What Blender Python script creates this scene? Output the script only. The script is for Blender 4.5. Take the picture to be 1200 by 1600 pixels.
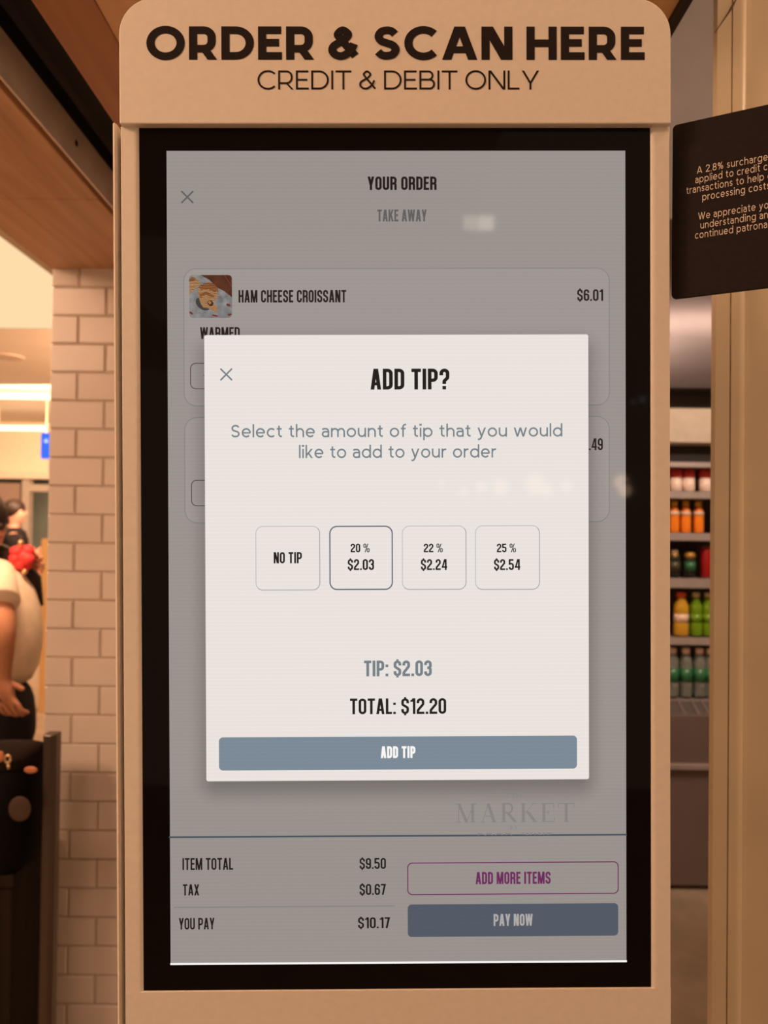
import bpy, bmesh, math, random
from mathutils import Vector, Matrix, Euler
random.seed(7)
S = bpy.context.scene
COL = S.collection
for o in list(bpy.data.objects):
    bpy.data.objects.remove(o)

# ------------------------------------------------------------------ camera, world, lights
F = 1202.0
CAM = Vector((0, 0, 1.5))
RT = Vector((0.99992558, -0.00017811, 0.01219840))
UP = Vector((-0.01219970, -0.01459839, 0.99981901))
FW = Vector((0.0, 0.99989342, 0.01459948))
cd = bpy.data.cameras.new('camera')
cam = bpy.data.objects.new('camera', cd)
COL.objects.link(cam)
m = Matrix.Identity(4)
for i in range(3):
    m[i][0], m[i][1], m[i][2], m[i][3] = RT[i], UP[i], -FW[i], CAM[i]
cam.matrix_world = m
cd.sensor_width = 36.0
cd.lens = F / 1600.0 * 36.0
cd.clip_start = 0.02
cd.dof.use_dof = True
cd.dof.focus_distance = 0.668
cd.dof.aperture_fstop = 7.0
S.camera = cam
S.view_settings.view_transform = 'Standard'
S.view_settings.look = 'None'
S.view_settings.gamma = 1.0
S.view_settings.use_curve_mapping = False
S.view_settings.exposure = 0.0
S.cycles.max_bounces = 8
S.cycles.sample_clamp_indirect = 6.0

W = bpy.data.worlds.new('world'); S.world = W; W.use_nodes = True
bg = W.node_tree.nodes['Background']
bg.inputs[0].default_value = (1.0, 0.60, 0.36, 1); bg.inputs[1].default_value = 0.45

WARM = (1.0, 0.59, 0.36)
def area(name, loc, target, sx, sy, power, color=WARM):
    l = bpy.data.lights.new(name, 'AREA'); l.shape = 'RECTANGLE'; l.size = sx; l.size_y = sy
    l.energy = power; l.color = color
    o = bpy.data.objects.new(name, l); COL.objects.link(o); o.location = loc
    d = Vector(target) - Vector(loc); o.rotation_euler = d.to_track_quat('-Z', 'Y').to_euler()
    return o
area('hall_ceiling_light', (-1.35, -0.45, 2.77), (0.0, 0.66, 1.35), 0.8, 0.6, 21)
area('corridor_ceiling_light', (-2.3, -0.2, 2.77), (-1.1, 2.1, 1.1), 0.9, 0.9, 62)
area('shirt_fill_light', (-1.30, 2.30, 2.75), (-1.42, 2.85, 1.2), 0.5, 0.4, 55)  # added fill lamp to brighten the cream shirt
area('corridor_far_light', (-3.0, 7.4, 2.77), (-2.8, 9.6, 1.9), 2.2, 1.5, 290)
area('far_ceiling_fill', (-0.45, 5.6, 2.3), (-2.7, 8.0, 2.8), 1.2, 0.3, 210)  # unseen fill added behind the tiled wall to lift the far ceiling
area('hood_fill_strip', (2.1, 1.5, 4.15), (1.8, 3.4, 2.0), 1.8, 0.14, 24, (1.0, 0.74, 0.58))  # added strip, gives the hood its highlight and brightens the taupe wall
area('door_side_light', (1.3, -0.3, 4.1), (0.7, 1.0, 1.9), 0.6, 0.4, 15)
area('frame_edge_fill', (2.5, 0.62, 2.9), (0.5, 1.0, 1.3), 0.5, 0.3, 22)  # added out of view to light the rounded door frame edge
def spot(name, loc, target, deg, power, color):
    l = bpy.data.lights.new(name, 'SPOT'); l.energy = power; l.color = color; l.spot_size = math.radians(deg); l.spot_blend = 0.6; l.shadow_soft_size = 0.12
    o = bpy.data.objects.new(name, l); COL.objects.link(o); o.location = loc
    o.rotation_euler = (Vector(target) - Vector(loc)).to_track_quat('-Z', 'Y').to_euler()
spot('cooler_fill_spot', (1.35, 1.2, 3.6), (1.35, 3.4, 1.35), 42, 300, (1.0, 0.74, 0.56))  # added fill on the drinks, narrow to spare the upper wall

# ------------------------------------------------------------------ helpers
def lin(v):
    v /= 255.0
    return v / 12.92 if v <= 0.04045 else ((v + 0.055) / 1.055) ** 2.4
def rgb(r, g, b):
    return (lin(r), lin(g), lin(b), 1.0)
def ray(px, py):
    return (FW + RT * ((px - 600) / F) - UP * ((py - 800) / F))
def at(px, py, Y):
    """point of the room at distance Y in front of the photographer"""
    d = ray(px, py)
    return CAM + d * (Y / d.y)

def principled(name, col, rough=0.5, metal=0.0, noise=0.06, scale=30.0, bump=0.0, bscale=None, stretch=None, coat=0.0, spec=0.5, trans=0.0):
    mt = bpy.data.materials.new(name); mt.use_nodes = True
    nt = mt.node_tree; b = nt.nodes['Principled BSDF']
    b.inputs['Roughness'].default_value = rough; b.inputs['Metallic'].default_value = metal
    b.inputs['Specular IOR Level'].default_value = spec
    if coat: b.inputs['Coat Weight'].default_value = coat; b.inputs['Coat Roughness'].default_value = 0.08
    if trans: b.inputs['Transmission Weight'].default_value = trans
    tc = nt.nodes.new('ShaderNodeTexCoord'); mp = nt.nodes.new('ShaderNodeMapping')
    nt.links.new(tc.outputs['Object'], mp.inputs['Vector'])
    if stretch: mp.inputs['Scale'].default_value = stretch
    nz = nt.nodes.new('ShaderNodeTexNoise'); nz.inputs['Scale'].default_value = scale; nz.inputs['Detail'].default_value = 4
    nt.links.new(mp.outputs[0], nz.inputs['Vector'])
    rp = nt.nodes.new('ShaderNodeValToRGB'); rp.color_ramp.elements[0].position = 0.3; rp.color_ramp.elements[1].position = 0.7
    rp.color_ramp.elements[0].color = tuple(max(0, v * (1 - noise)) for v in col[:3]) + (1,)
    rp.color_ramp.elements[1].color = tuple(min(1, v * (1 + noise)) for v in col[:3]) + (1,)
    nt.links.new(nz.outputs['Fac'], rp.inputs['Fac']); nt.links.new(rp.outputs['Color'], b.inputs['Base Color'])
    if bump:
        n2 = nt.nodes.new('ShaderNodeTexNoise'); n2.inputs['Scale'].default_value = bscale or scale; n2.inputs['Detail'].default_value = 3
        nt.links.new(mp.outputs[0], n2.inputs['Vector'])
        bp = nt.nodes.new('ShaderNodeBump'); bp.inputs['Strength'].default_value = bump; bp.inputs['Distance'].default_value = 0.002
        nt.links.new(n2.outputs['Fac'], bp.inputs['Height']); nt.links.new(bp.outputs['Normal'], b.inputs['Normal'])
    return mt

def wood(name, c1, c2, axis='Y', scale=1.0, rough=0.45):
    mt = bpy.data.materials.new(name); mt.use_nodes = True
    nt = mt.node_tree; b = nt.nodes['Principled BSDF']; b.inputs['Roughness'].default_value = rough
    tc = nt.nodes.new('ShaderNodeTexCoord'); mp = nt.nodes.new('ShaderNodeMapping')
    mp.inputs['Scale'].default_value = {'Y': (26 * scale, 1.6, 26), 'X': (1.6, 26 * scale, 26), 'Z': (26, 26, 1.6)}[axis]
    nt.links.new(tc.outputs['Object'], mp.inputs['Vector'])
    nz = nt.nodes.new('ShaderNodeTexNoise'); nz.inputs['Scale'].default_value = 1.0; nz.inputs['Detail'].default_value = 6; nz.inputs['Distortion'].default_value = 0.6
    nt.links.new(mp.outputs[0], nz.inputs['Vector'])
    rp = nt.nodes.new('ShaderNodeValToRGB'); rp.color_ramp.elements[0].position = 0.32; rp.color_ramp.elements[1].position = 0.68
    rp.color_ramp.elements[0].color = c1; rp.color_ramp.elements[1].color = c2
    nt.links.new(nz.outputs['Fac'], rp.inputs['Fac']); nt.links.new(rp.outputs['Color'], b.inputs['Base Color'])
    return mt

def emit(name, col, strength=1.0, sample=True):
    mt = bpy.data.materials.new(name); mt.use_nodes = True
    nt = mt.node_tree; nt.nodes.remove(nt.nodes['Principled BSDF'])
    e = nt.nodes.new('ShaderNodeEmission'); e.inputs[0].default_value = col; e.inputs[1].default_value = strength
    nt.links.new(e.outputs[0], nt.nodes['Material Output'].inputs[0])
    mt.cycles.emission_sampling = 'AUTO' if sample else 'NONE'
    return mt

def display(name, col, sample=False, shape=None):
    """a colour shown by the display, under the display's own glossy cover"""
    mt = bpy.data.materials.new(name); mt.use_nodes = True
    nt = mt.node_tree; nt.nodes.remove(nt.nodes['Principled BSDF'])
    e = nt.nodes.new('ShaderNodeEmission'); e.inputs[0].default_value = col
    # the rows of pixels
    tc = nt.nodes.new('ShaderNodeTexCoord'); sp = nt.nodes.new('ShaderNodeSeparateXYZ'); nt.links.new(tc.outputs['Object'], sp.inputs[0])
    sn = nt.nodes.new('ShaderNodeMath'); sn.operation = 'MULTIPLY'; sn.inputs[1].default_value = 2 * math.pi / 0.0032
    nt.links.new(sp.outputs['Z'], sn.inputs[0])
    s2 = nt.nodes.new('ShaderNodeMath'); s2.operation = 'SINE'; nt.links.new(sn.outputs[0], s2.inputs[0])
    s3 = nt.nodes.new('ShaderNodeMath'); s3.operation = 'MULTIPLY_ADD'; s3.inputs[1].default_value = 0.018; s3.inputs[2].default_value = 1.0
    nt.links.new(s2.outputs[0], s3.inputs[0])
    strength = s3.outputs[0]
    if shape:
        strength = shape(nt, sp, strength)
    nt.links.new(strength, e.inputs[1])
    g = nt.nodes.new('ShaderNodeBsdfGlossy'); g.inputs['Roughness'].default_value = 0.045
    g.inputs['Color'].default_value = (1, 1, 1, 1)
    fr = nt.nodes.new('ShaderNodeFresnel'); fr.inputs[0].default_value = 1.42
    mx = nt.nodes.new('ShaderNodeMixShader'); nt.links.new(fr.outputs[0], mx.inputs[0])
    nt.links.new(e.outputs[0], mx.inputs[1]); nt.links.new(g.outputs[0], mx.inputs[2])
    nt.links.new(mx.outputs[0], nt.nodes['Material Output'].inputs[0])
    mt.cycles.emission_sampling = 'AUTO' if sample else 'NONE'
    return mt

def new_obj(name, bm, mat, parent=None, smooth=False, label=None, bevel=0.0, segs=2):
    me = bpy.data.meshes.new(name)
    bmesh.ops.recalc_face_normals(bm, faces=bm.faces[:])
    bm.to_mesh(me); bm.free()
    o = bpy.data.objects.new(name, me); COL.objects.link(o)
    for mm in (mat if isinstance(mat, (list, tuple)) else [mat]): me.materials.append(mm)
    if smooth:
        for p in me.polygons: p.use_smooth = True
    if bevel:
        bv = o.modifiers.new('bevel', 'BEVEL'); bv.width = bevel; bv.segments = segs; bv.limit_method = 'ANGLE'; bv.angle_limit = math.radians(40)
    if parent: o.parent = parent
    if label: o['label'] = label
    return o
def tag(o, label, cat, group=None, kind=None):
    o['label'] = label; o['category'] = cat
    if group: o['group'] = group
    if kind: o['kind'] = kind
    return o
def empty(name, loc, label=None, cat=None, group=None, rot=(0, 0, 0)):
    o = bpy.data.objects.new(name, None); COL.objects.link(o); o.location = loc; o.rotation_euler = rot
    o.empty_display_size = 0.05
    if label: tag(o, label, cat, group)
    return o
def struct(o): o['kind'] = 'structure'; return o

def box(bm, x0, x1, y0, y1, z0, z1):
    v = [bm.verts.new(p) for p in ((x0, y0, z0), (x1, y0, z0), (x1, y1, z0), (x0, y1, z0), (x0, y0, z1), (x1, y0, z1), (x1, y1, z1), (x0, y1, z1))]
    for f in ((0, 3, 2, 1), (4, 5, 6, 7), (0, 1, 5, 4), (1, 2, 6, 5), (2, 3, 7, 6), (3, 0, 4, 7)):
        bm.faces.new([v[i] for i in f])
def boxm(*a):
    bm = bmesh.new(); box(bm, *a); return bm
def prism_xz(bm, poly, y0, y1):
    a = [bm.verts.new((x, y0, z)) for x, z in poly]; b = [bm.verts.new((x, y1, z)) for x, z in poly]
    bm.faces.new(a); bm.faces.new(b[::-1])
    n = len(poly)
    for i in range(n): bm.faces.new((a[i], b[i], b[(i + 1) % n], a[(i + 1) % n]))
def prism_xy(bm, poly, z0, z1):
    a = [bm.verts.new((x, y, z0)) for x, y in poly]; b = [bm.verts.new((x, y, z1)) for x, y in poly]
    bm.faces.new(a[::-1]); bm.faces.new(b)
    n = len(poly)
    for i in range(n): bm.faces.new((a[i], a[(i + 1) % n], b[(i + 1) % n], b[i]))
def prism_yz(bm, poly, x0, x1):
    a = [bm.verts.new((x0, y, z)) for y, z in poly]; b = [bm.verts.new((x1, y, z)) for y, z in poly]
    bm.faces.new(a); bm.faces.new(b[::-1])
    n = len(poly)
    for i in range(n): bm.faces.new((a[i], b[i], b[(i + 1) % n], a[(i + 1) % n]))
def lathe(bm, prof, cx=0, cy=0, z=0, n=24, cap=True):
    rings = []
    for r, h in prof:
        rings.append([bm.verts.new((cx + r * math.cos(2 * math.pi * i / n), cy + r * math.sin(2 * math.pi * i / n), z + h)) for i in range(n)])
    for a, b in zip(rings, rings[1:]):
        for i in range(n): bm.faces.new((a[i], a[(i + 1) % n], b[(i + 1) % n], b[i]))
    if cap: bm.faces.new(rings[0][::-1]); bm.faces.new(rings[-1])
def ball(bm, c, r, sx=1, sy=1, sz=1, u=16, v=10):
    bmesh.ops.create_uvsphere(bm, u_segments=u, v_segments=v, radius=r, matrix=Matrix.Translation(Vector(c)) @ Matrix.Diagonal((sx, sy, sz, 1)))
def tube(bm, pts, r, n=10):
    pts = [Vector(p) for p in pts]; prev = None
    for i, p in enumerate(pts):
        d = (pts[min(i + 1, len(pts) - 1)] - pts[max(i - 1, 0)]).normalized()
        a = d.orthogonal().normalized() if prev is None else (prev - d * prev.dot(d)).normalized()
        prev = a; b = d.cross(a)
        rr = r[i] if isinstance(r, (list, tuple)) else r
        ring = [bm.verts.new(p + (a * math.cos(2 * math.pi * k / n) + b * math.sin(2 * math.pi * k / n)) * rr) for k in range(n)]
        if i:
            for k in range(n): bm.faces.new((last[k], last[(k + 1) % n], ring[(k + 1) % n], ring[k]))
        else: bm.faces.new(ring[::-1])
        last = ring
    bm.faces.new(last)
def round_rect(x0, z0, x1, z1, r, n=8, corners=(1, 1, 1, 1)):
    """corner order: bottom-left, bottom-right, top-right, top-left"""
    out = []
    for k, (cx, cz, a0) in enumerate(((x0, z0, 180), (x1, z0, 270), (x1, z1, 0), (x0, z1, 90))):
        if not corners[k] or r <= 0: out.append((cx, cz)); continue
        ox = cx + (r if cx == x0 else -r); oz = cz + (r if cz == z0 else -r)
        for i in range(n + 1):
            a = math.radians(a0 + 90 * i / n); out.append((ox + r * math.cos(a), oz + r * math.sin(a)))
    return out

# ------------------------------------------------------------------ lettering: pen strokes turned into flat letter shapes
def fillet(pts, closed):
    out = []; n = len(pts)
    for i, p in enumerate(pts):
        r = p[2] if len(p) > 2 else 0
        if r <= 0 or (not closed and i in (0, n - 1)): out.append((p[0], p[1])); continue
        a = Vector(pts[i - 1][:2]); c = Vector(pts[(i + 1) % n][:2]); b = Vector(p[:2])
        u = (a - b); w = (c - b); lu, lw = u.length, w.length; u.normalize(); w.normalize()
        ang = math.acos(max(-1, min(1, u.dot(w))))
        d = min(r / math.tan(ang / 2), lu * 0.5 if (len(pts[i - 1]) > 2) else lu, lw * 0.5 if len(pts[(i + 1) % n]) > 2 else lw)
        rr = d * math.tan(ang / 2)
        cen = b + (u + w).normalized() * (rr / math.sin(ang / 2))
        p0 = b + u * d - cen; p1 = b + w * d - cen
        a0 = math.atan2(p0.y, p0.x); a1 = math.atan2(p1.y, p1.x); da = (a1 - a0 + math.pi) % (2 * math.pi) - math.pi
        for k in range(8):
            t = a0 + da * k / 7; out.append((cen.x + rr * math.cos(t), cen.y + rr * math.sin(t)))
    return out
def spline(pts, closed=False, k=7):
    P = [Vector(p) for p in pts]; n = len(P); out = []
    for i in range(n if closed else n - 1):
        g = lambda j: P[j % n] if closed else P[max(0, min(n - 1, j))]
        a, b, c, d = g(i - 1), g(i), g(i + 1), g(i + 2)
        for s in range(k):
            t = s / k
            out.append(tuple(0.5 * ((2 * b) + (c - a) * t + (2 * a - 5 * b + 4 * c - d) * t * t + (3 * b - a - 3 * c + d) * t ** 3)))
    if not closed: out.append(tuple(P[-1]))
    return out
def arc(cx, cy, rx, ry, a0, a1, n=28):
    return [(cx + rx * math.cos(math.radians(a0 + (a1 - a0) * i / n)), cy + ry * math.sin(math.radians(a0 + (a1 - a0) * i / n))) for i in range(n + 1)]
def ribbon(pts, t, closed=False):
    P = [Vector(p) for p in pts]
    Q = [P[0]]
    for p in P[1:]:
        if (p - Q[-1]).length > 1e-5: Q.append(p)
    if closed and (Q[0] - Q[-1]).length < 1e-5: Q.pop()
    P = Q; n = len(P); L, R = [], []
    for i in range(n):
        a = P[i - 1] if (closed or i) else None; c = P[(i + 1) % n] if (closed or i < n - 1) else None
        if a is None: d = (c - P[i]).normalized(); nn = Vector((-d.y, d.x)); k = 1
        elif c is None: d = (P[i] - a).normalized(); nn = Vector((-d.y, d.x)); k = 1
        else:
            d1 = (P[i] - a).normalized(); d2 = (c - P[i]).normalized()
            n1 = Vector((-d1.y, d1.x)); n2 = Vector((-d2.y, d2.x)); nn = (n1 + n2)
            nn = nn.normalized() if nn.length > 1e-6 else n1; k = min(2.0, 1 / max(0.3, nn.dot(n1)))
        L.append(P[i] + nn * t / 2 * k); R.append(P[i] - nn * t / 2 * k)
    q = []
    for i in range(n if closed else n - 1):
        j = (i + 1) % n; q.append([tuple(R[i]), tuple(R[j]), tuple(L[j]), tuple(L[i])])
    return q
def rect(x0, y0, x1, y1): return [[(x0, y0), (x1, y0), (x1, y1), (x0, y1)]]
def diag(x0, y0, x1, y1, tx):
    return [[(x0 - tx / 2, y0), (x0 + tx / 2, y0), (x1 + tx / 2, y1), (x1 - tx / 2, y1)]]

def narrow(ch, t):
    """tall condensed capitals"""
    w = 0.45; h = t / 2; l = h; b = h; T = 1 - h; R = 0.15; g = []
    r = w - h
    def path(p, c=False): return ribbon(fillet(p, c), t, c)
    if ch == ' ': return 0.2, []
    if ch in 'O0': return w, path([(l, b, R), (r, b, R), (r, T, R), (l, T, R)], True)
    if ch == 'D': return w, path([(0, T), (r, T, R), (r, b, R), (0, b)]) + rect(0, 0, t, 1)
    if ch == 'U': return w, path([(l, 1), (l, b, R), (r, b, R), (r, 1)])
    if ch == 'C': return w, path([(r, .66), (r, T, R), (l, T, R), (l, b, R), (r, b, R), (r, .34)])
    if ch == 'P': return w, path([(0, T), (r, T, R), (r, .44, R), (0, .44)]) + rect(0, 0, t, 1)
    if ch == 'R': return w, path([(0, T), (r, T, R), (r, .48, R), (0, .48)]) + rect(0, 0, t, 1) + path([(w * .45, .48), (r, .48, .1), (r, .0)])
    if ch == 'B': return w, path([(0, T), (r, T, R), (r, .52, R), (0, .52)]) + path([(0, .52), (r, .52, R), (r, b, R), (0, b)]) + rect(0, 0, t, 1)
    if ch == 'E': w = .38; return w, rect(0, 0, t, 1) + rect(0, 0, w, t) + rect(0, 1 - t, w, 1) + rect(0, .52 - h, w * .9, .52 + h)
    if ch == 'F': w = .36; return w, rect(0, 0, t, 1) + rect(0, 1 - t, w, 1) + rect(0, .5 - h, w * .9, .5 + h)
    if ch == 'H': return w, rect(0, 0, t, 1) + rect(w - t, 0, w, 1) + rect(0, .52 - h, w, .52 + h)
    if ch == 'I': return t, rect(0, 0, t, 1)
    if ch == 'L': w = .36; return w, rect(0, 0, t, 1) + rect(0, 0, w, t)
    if ch == 'T': w = .43; return w, rect(w / 2 - h, 0, w / 2 + h, 1) + rect(0, 1 - t, w, 1)
    if ch == 'A': w = .48; return w, diag(t * .52, 0, w / 2 - t * .12, 1, t * 1.04) + diag(w - t * .52, 0, w / 2 + t * .12, 1, t * 1.04) + rect(w * .2, .2, w * .8, .2 + t * .9)
    if ch == 'V': w = .46; return w, diag(t * .52, 1, w / 2, 0, t * 1.04) + diag(w - t * .52, 1, w / 2, 0, t * 1.04)
    if ch == 'N': return w + .02, rect(0, 0, t, 1) + rect(w + .02 - t, 0, w + .02, 1) + diag(t * .7, 1, w + .02 - t * .7, 0, t * 1.1)
    if ch == 'M': w = .60; return w, rect(0, 0, t * .95, 1) + rect(w - t * .95, 0, w, 1) + diag(t * .7, 1, w / 2, 0, t) + diag(w - t * .7, 1, w / 2, 0, t)
    if ch == 'W': w = .68; return w, diag(t * .5, 1, w * .28, 0, t) + diag(w / 2, 1, w * .28, 0, t * .95) + diag(w / 2, 1, w * .72, 0, t * .95) + diag(w - t * .5, 1, w * .72, 0, t)
    if ch == 'Y': w = .46; return w, diag(t * .52, 1, w / 2, .36, t * 1.08) + diag(w - t * .52, 1, w / 2, .36, t * 1.08) + rect(w / 2 - h, 0, w / 2 + h, .42)
    if ch == 'K': w = .47; return w, rect(0, 0, t, 1) + diag(w - t * .55, 1, t * .8, .36, t * 1.05) + diag(w - t * .52, 0, w * .42, .62, t * 1.05)
    if ch == 'X': w = .46; return w, diag(t * .52, 1, w - t * .52, 0, t * 1.08) + diag(w - t * .52, 1, t * .52, 0, t * 1.08)
    def s_path(y0, y1):
        H = y1 - y0
        return path([(r, y0 + .68 * H), (r, y1 - h, R), (l, y1 - h, R), (l, y0 + .60 * H, .1), (r, y0 + .40 * H, .1), (r, y0 + h, R), (l, y0 + h, R), (l, y0 + .32 * H)])
    if ch == 'S': return w, s_path(0, 1)
    if ch == '$': return w, s_path(0, 1) + rect(w / 2 - h * .8, .96, w / 2 + h * .8, 1.08) + rect(w / 2 - h * .8, -.08, w / 2 + h * .8, .04)
    if ch == '1': w = .30; return w, rect(w - t, 0, w, 1) + [[(0, .77), (w - t, .77), (w - t, .90), (0, .87)], [(w - t, .77), (w - t, 1), (w - t - .02, 1), (w - t - .09, .88)]]
    if ch == '2': return w, path([(l, .68), (l, T, R), (r, T, R), (r, .62, .12), (l, .24, .12), (l, .02)]) + rect(0, 0, w, t)
    if ch == '3': return w, path([(l, .70), (l, T, R), (r, T, R), (r, .53, .12), (w * .40, .53)]) + path([(w * .40, .53), (r, .53, .12), (r, b, R), (l, b, R), (l, .30)])
    if ch == '4': w = .48; return w, rect(w * .58, 0, w * .58 + t, 1) + rect(0, .2, w, .2 + t * .9) + diag(w * .58, 1, t * .45, .22, t * .9)
    if ch == '5': return w, rect(0, 1 - t, w * .93, 1) + rect(0, .48, t, 1) + path([(l, .58), (r, .58, R), (r, b, R), (l, b, R), (l, .28)])
    if ch == '6': return w, path([(r, .70), (r, T, R), (l, T, R), (l, b, R), (r, b, R), (r, .56, R), (l, .56)])
    if ch == '9':
        _, q = narrow('6', t); return w, [[(w - x, 1 - y) for x, y in f] for f in q]
    if ch == '7': w = .42; return w, rect(0, 1 - t, w, 1) + diag(w - t * .55, 1, w * .36, 0, t * 1.05)
    if ch == '8': return w, path([(l, .52, R), (r, .52, R), (r, T, R), (l, T, R)], True) + path([(l, b, R), (r, b, R), (r, .52, R), (l, .52, R)], True)
    if ch == '?': return w, path([(l, .68), (l, T, R), (r, T, R), (r, .56, .12), (w * .48, .40, .08), (w * .48, .26)]) + rect(w * .48 - h, 0, w * .48 + h, t)
    if ch == '.': return t, rect(0, 0, t, t)
    if ch == ':': return t, rect(0, 0, t, t) + rect(0, .58, t, .58 + t)
    if ch == '+': return .3, rect(.0, .4, .3, .5) + rect(.1, .3, .2, .6)
    if ch == '%':
        t2 = t * .6; w = .62; o = []
        for cx, cy in ((.14, .76), (.48, .24)):
            o += ribbon(fillet([(cx - .1, cy - .2, .1), (cx + .1, cy - .2, .1), (cx + .1, cy + .2, .1), (cx - .1, cy + .2, .1)], True), t2, True)
        return w, o + diag(.16, 0, .46, 1, t2)
    raise KeyError(ch)

XH = 0.735
def wide(ch, t):
    """round geometric sans: capitals and small letters"""
    h = t / 2; T = 1 - h
    def st(p, c=False): return ribbon(p, t, c)
    def path(p, c=False): return ribbon(fillet(p, c), t, c)
    def el(cx, cy, rx, ry): return ribbon(arc(cx, cy, rx - h, ry - h, 0, 360, 40), t, True)
    if ch == ' ': return .34, []
    if ch == '_': return .16, []
    if ch in 'O0': w = 1.06 if ch == 'O' else .62; return w, el(w / 2, .5, w / 2, .515)
    if ch == 'Q': return wide('O', t)
    if ch == 'C':
        w = .93; return w, st(arc(.53, .5, .53 - h, .515 - h, 44, 316))
    if ch == 'D':
        w = .90; return w, rect(0, 0, t, 1) + path([(0, T), (w - h, T, .5 - h), (w - h, h, .5 - h), (0, h)])
    if ch == 'R': w = .78; return w, rect(0, 0, t, 1) + path([(0, T), (w - h - .04, T, .33 - h), (w - h - .04, .33, .33 - h), (0, .33)]) + diag(w - t * .6, 0, w * .52, .36, t * 1.15)
    if ch == 'P': w = .78; return w, rect(0, 0, t, 1) + path([(0, T), (w - h, T, .3), (w - h, .33, .3), (0, .33)])
    if ch == 'B': w = .80; return w, rect(0, 0, t, 1) + path([(0, T), (w - h - .08, T, .22), (w - h - .08, .52, .22), (0, .52)]) + path([(0, .52), (w - h, .52, .24), (w - h, h, .24), (0, h)])
    if ch == 'E': w = .66; return w, rect(0, 0, t, 1) + rect(0, 0, w, t) + rect(0, 1 - t, w * .97, 1) + rect(0, .51 - h, w * .88, .51 + h)
    if ch == 'F': w = .64; return w, rect(0, 0, t, 1) + rect(0, 1 - t, w, 1) + rect(0, .47 - h, w * .88, .47 + h)
    if ch == 'H': w = .84; return w, rect(0, 0, t, 1) + rect(w - t, 0, w, 1) + rect(0, .5 - h, w, .5 + h)
    if ch == 'I': return t, rect(0, 0, t, 1)
    if ch == 'L': w = .60; return w, rect(0, 0, t, 1) + rect(0, 0, w, t)
    if ch == 'T': w = .80; return w, rect(w / 2 - h, 0, w / 2 + h, 1) + rect(0, 1 - t, w, 1)
    if ch == 'A': w = .98; return w, diag(t * .57, 0, w / 2 - t * .08, 1, t * 1.12) + diag(w - t * .57, 0, w / 2 + t * .08, 1, t * 1.12) + rect(w * .2, .2, w * .8, .2 + t * .9)
    if ch == 'N': w = .86; return w, rect(0, 0, t, 1) + rect(w - t, 0, w, 1) + diag(t * .72, 1, w - t * .72, 0, t * 1.35)
    if ch == 'M': w = 1.0; return w, rect(0, 0, t, 1) + rect(w - t, 0, w, 1) + diag(t * .7, 1, w / 2, .25, t * 1.2) + diag(w - t * .7, 1, w / 2, .25, t * 1.2)
    if ch == 'W': w = 1.35; return w, diag(t * .55, 1, w * .29, 0, t * 1.1) + diag(w / 2, 1, w * .29, 0, t * 1.1) + diag(w / 2, 1, w * .71, 0, t * 1.1) + diag(w - t * .55, 1, w * .71, 0, t * 1.1)
    if ch == 'Y': w = .88; return w, diag(t * .57, 1, w / 2, .33, t * 1.2) + diag(w - t * .57, 1, w / 2, .33, t * 1.2) + rect(w / 2 - h, 0, w / 2 + h, .40)
    def S_(w, H):
        u = lambda x, y: (h + x * (w - t), h + y * (H - t))
        return st(spline([u(.94, .85), u(.76, .965), u(.5, 1.0), u(.2, .94), u(.06, .755), u(.2, .58), u(.5, .5), u(.82, .41), u(.97, .24), u(.82, .06), u(.5, 0), u(.22, .035), u(.02, .16)]))
    if ch == 'S': w = .74; return w, S_(w, 1.0)
    if ch == '&':
        w = .86; u = lambda x, y: (h + x * (w - t), h + y * (1 - t))
        return w, st([u(1.0, 0.0), u(.36, .66)]) + st(spline([u(.36, .66), u(.24, .84), u(.45, 1.0), u(.68, .84), u(.55, .66), u(.30, .52), u(.06, .38), u(.0, .2), u(.14, .04), u(.40, -.01), u(.66, .10), u(.84, .28), u(.94, .47)]))
    # small letters
    if ch == 'o': w = .78; return w, el(w / 2, XH / 2, w / 2, XH / 2 + .01)
    if ch == 'c': w = .68; return w, st(arc(.39, XH / 2, .39 - h, XH / 2 + .01 - h, 46, 314))
    if ch == 'e': w = .76; return w, st(arc(.38, XH / 2, .38 - h, XH / 2 + .01 - h, 0, 318)) + rect(h, XH / 2 - h * 1.0, w - h * .4, XH / 2 + h * .8)
    if ch in 'dbpqg':
        w = .78; o = el(w / 2 if ch in 'bp' else w / 2, XH / 2, w / 2, XH / 2 + .01)
        if ch == 'd': return w, o + rect(w - t, 0, w, 1.06)
        if ch == 'b': return w, o + rect(0, 0, t, 1.06)
        if ch == 'p': return w, o + rect(0, -.27, t, XH)
        if ch == 'q': return w, o + rect(w - t, -.27, w, XH)
        return w, o + path([(w - h, XH), (w - h, -.28 + h, .22), (.08, -.28 + h, .2), (.06, -.13)])
    if ch == 'a':
        w = .62; return w, path([(.05, XH - .14), (.12, XH - h, .2), (w - h, XH - h, .24), (w - h, 0)]) + path([(w - h, .43), (h, .43, .19), (h, h - .01, .19), (w - h, h - .01, .22), (w - h, .24)])
    if ch == 'n': w = .68; return w, rect(0, 0, t, XH) + path([(h, .34), (h, XH - h, .28), (w - h, XH - h, .26), (w - h, 0)])
    if ch == 'h': w = .68; return w, rect(0, 0, t, 1.06) + path([(h, .34), (h, XH - h, .28), (w - h, XH - h, .26), (w - h, 0)])
    if ch == 'u':
        w = .68; return w, rect(w - t, 0, w, XH) + path([(h, XH), (h, h, .26), (w - h, h, .28), (w - h, .40)])
    if ch == 'm':
        w = 1.16; c = w / 2; return w, rect(0, 0, t, XH) + path([(h, .34), (h, XH - h, .26), (c, XH - h, .24), (c, 0)]) + path([(c, .34), (c, XH - h, .26), (w - h, XH - h, .24), (w - h, 0)])
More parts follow.
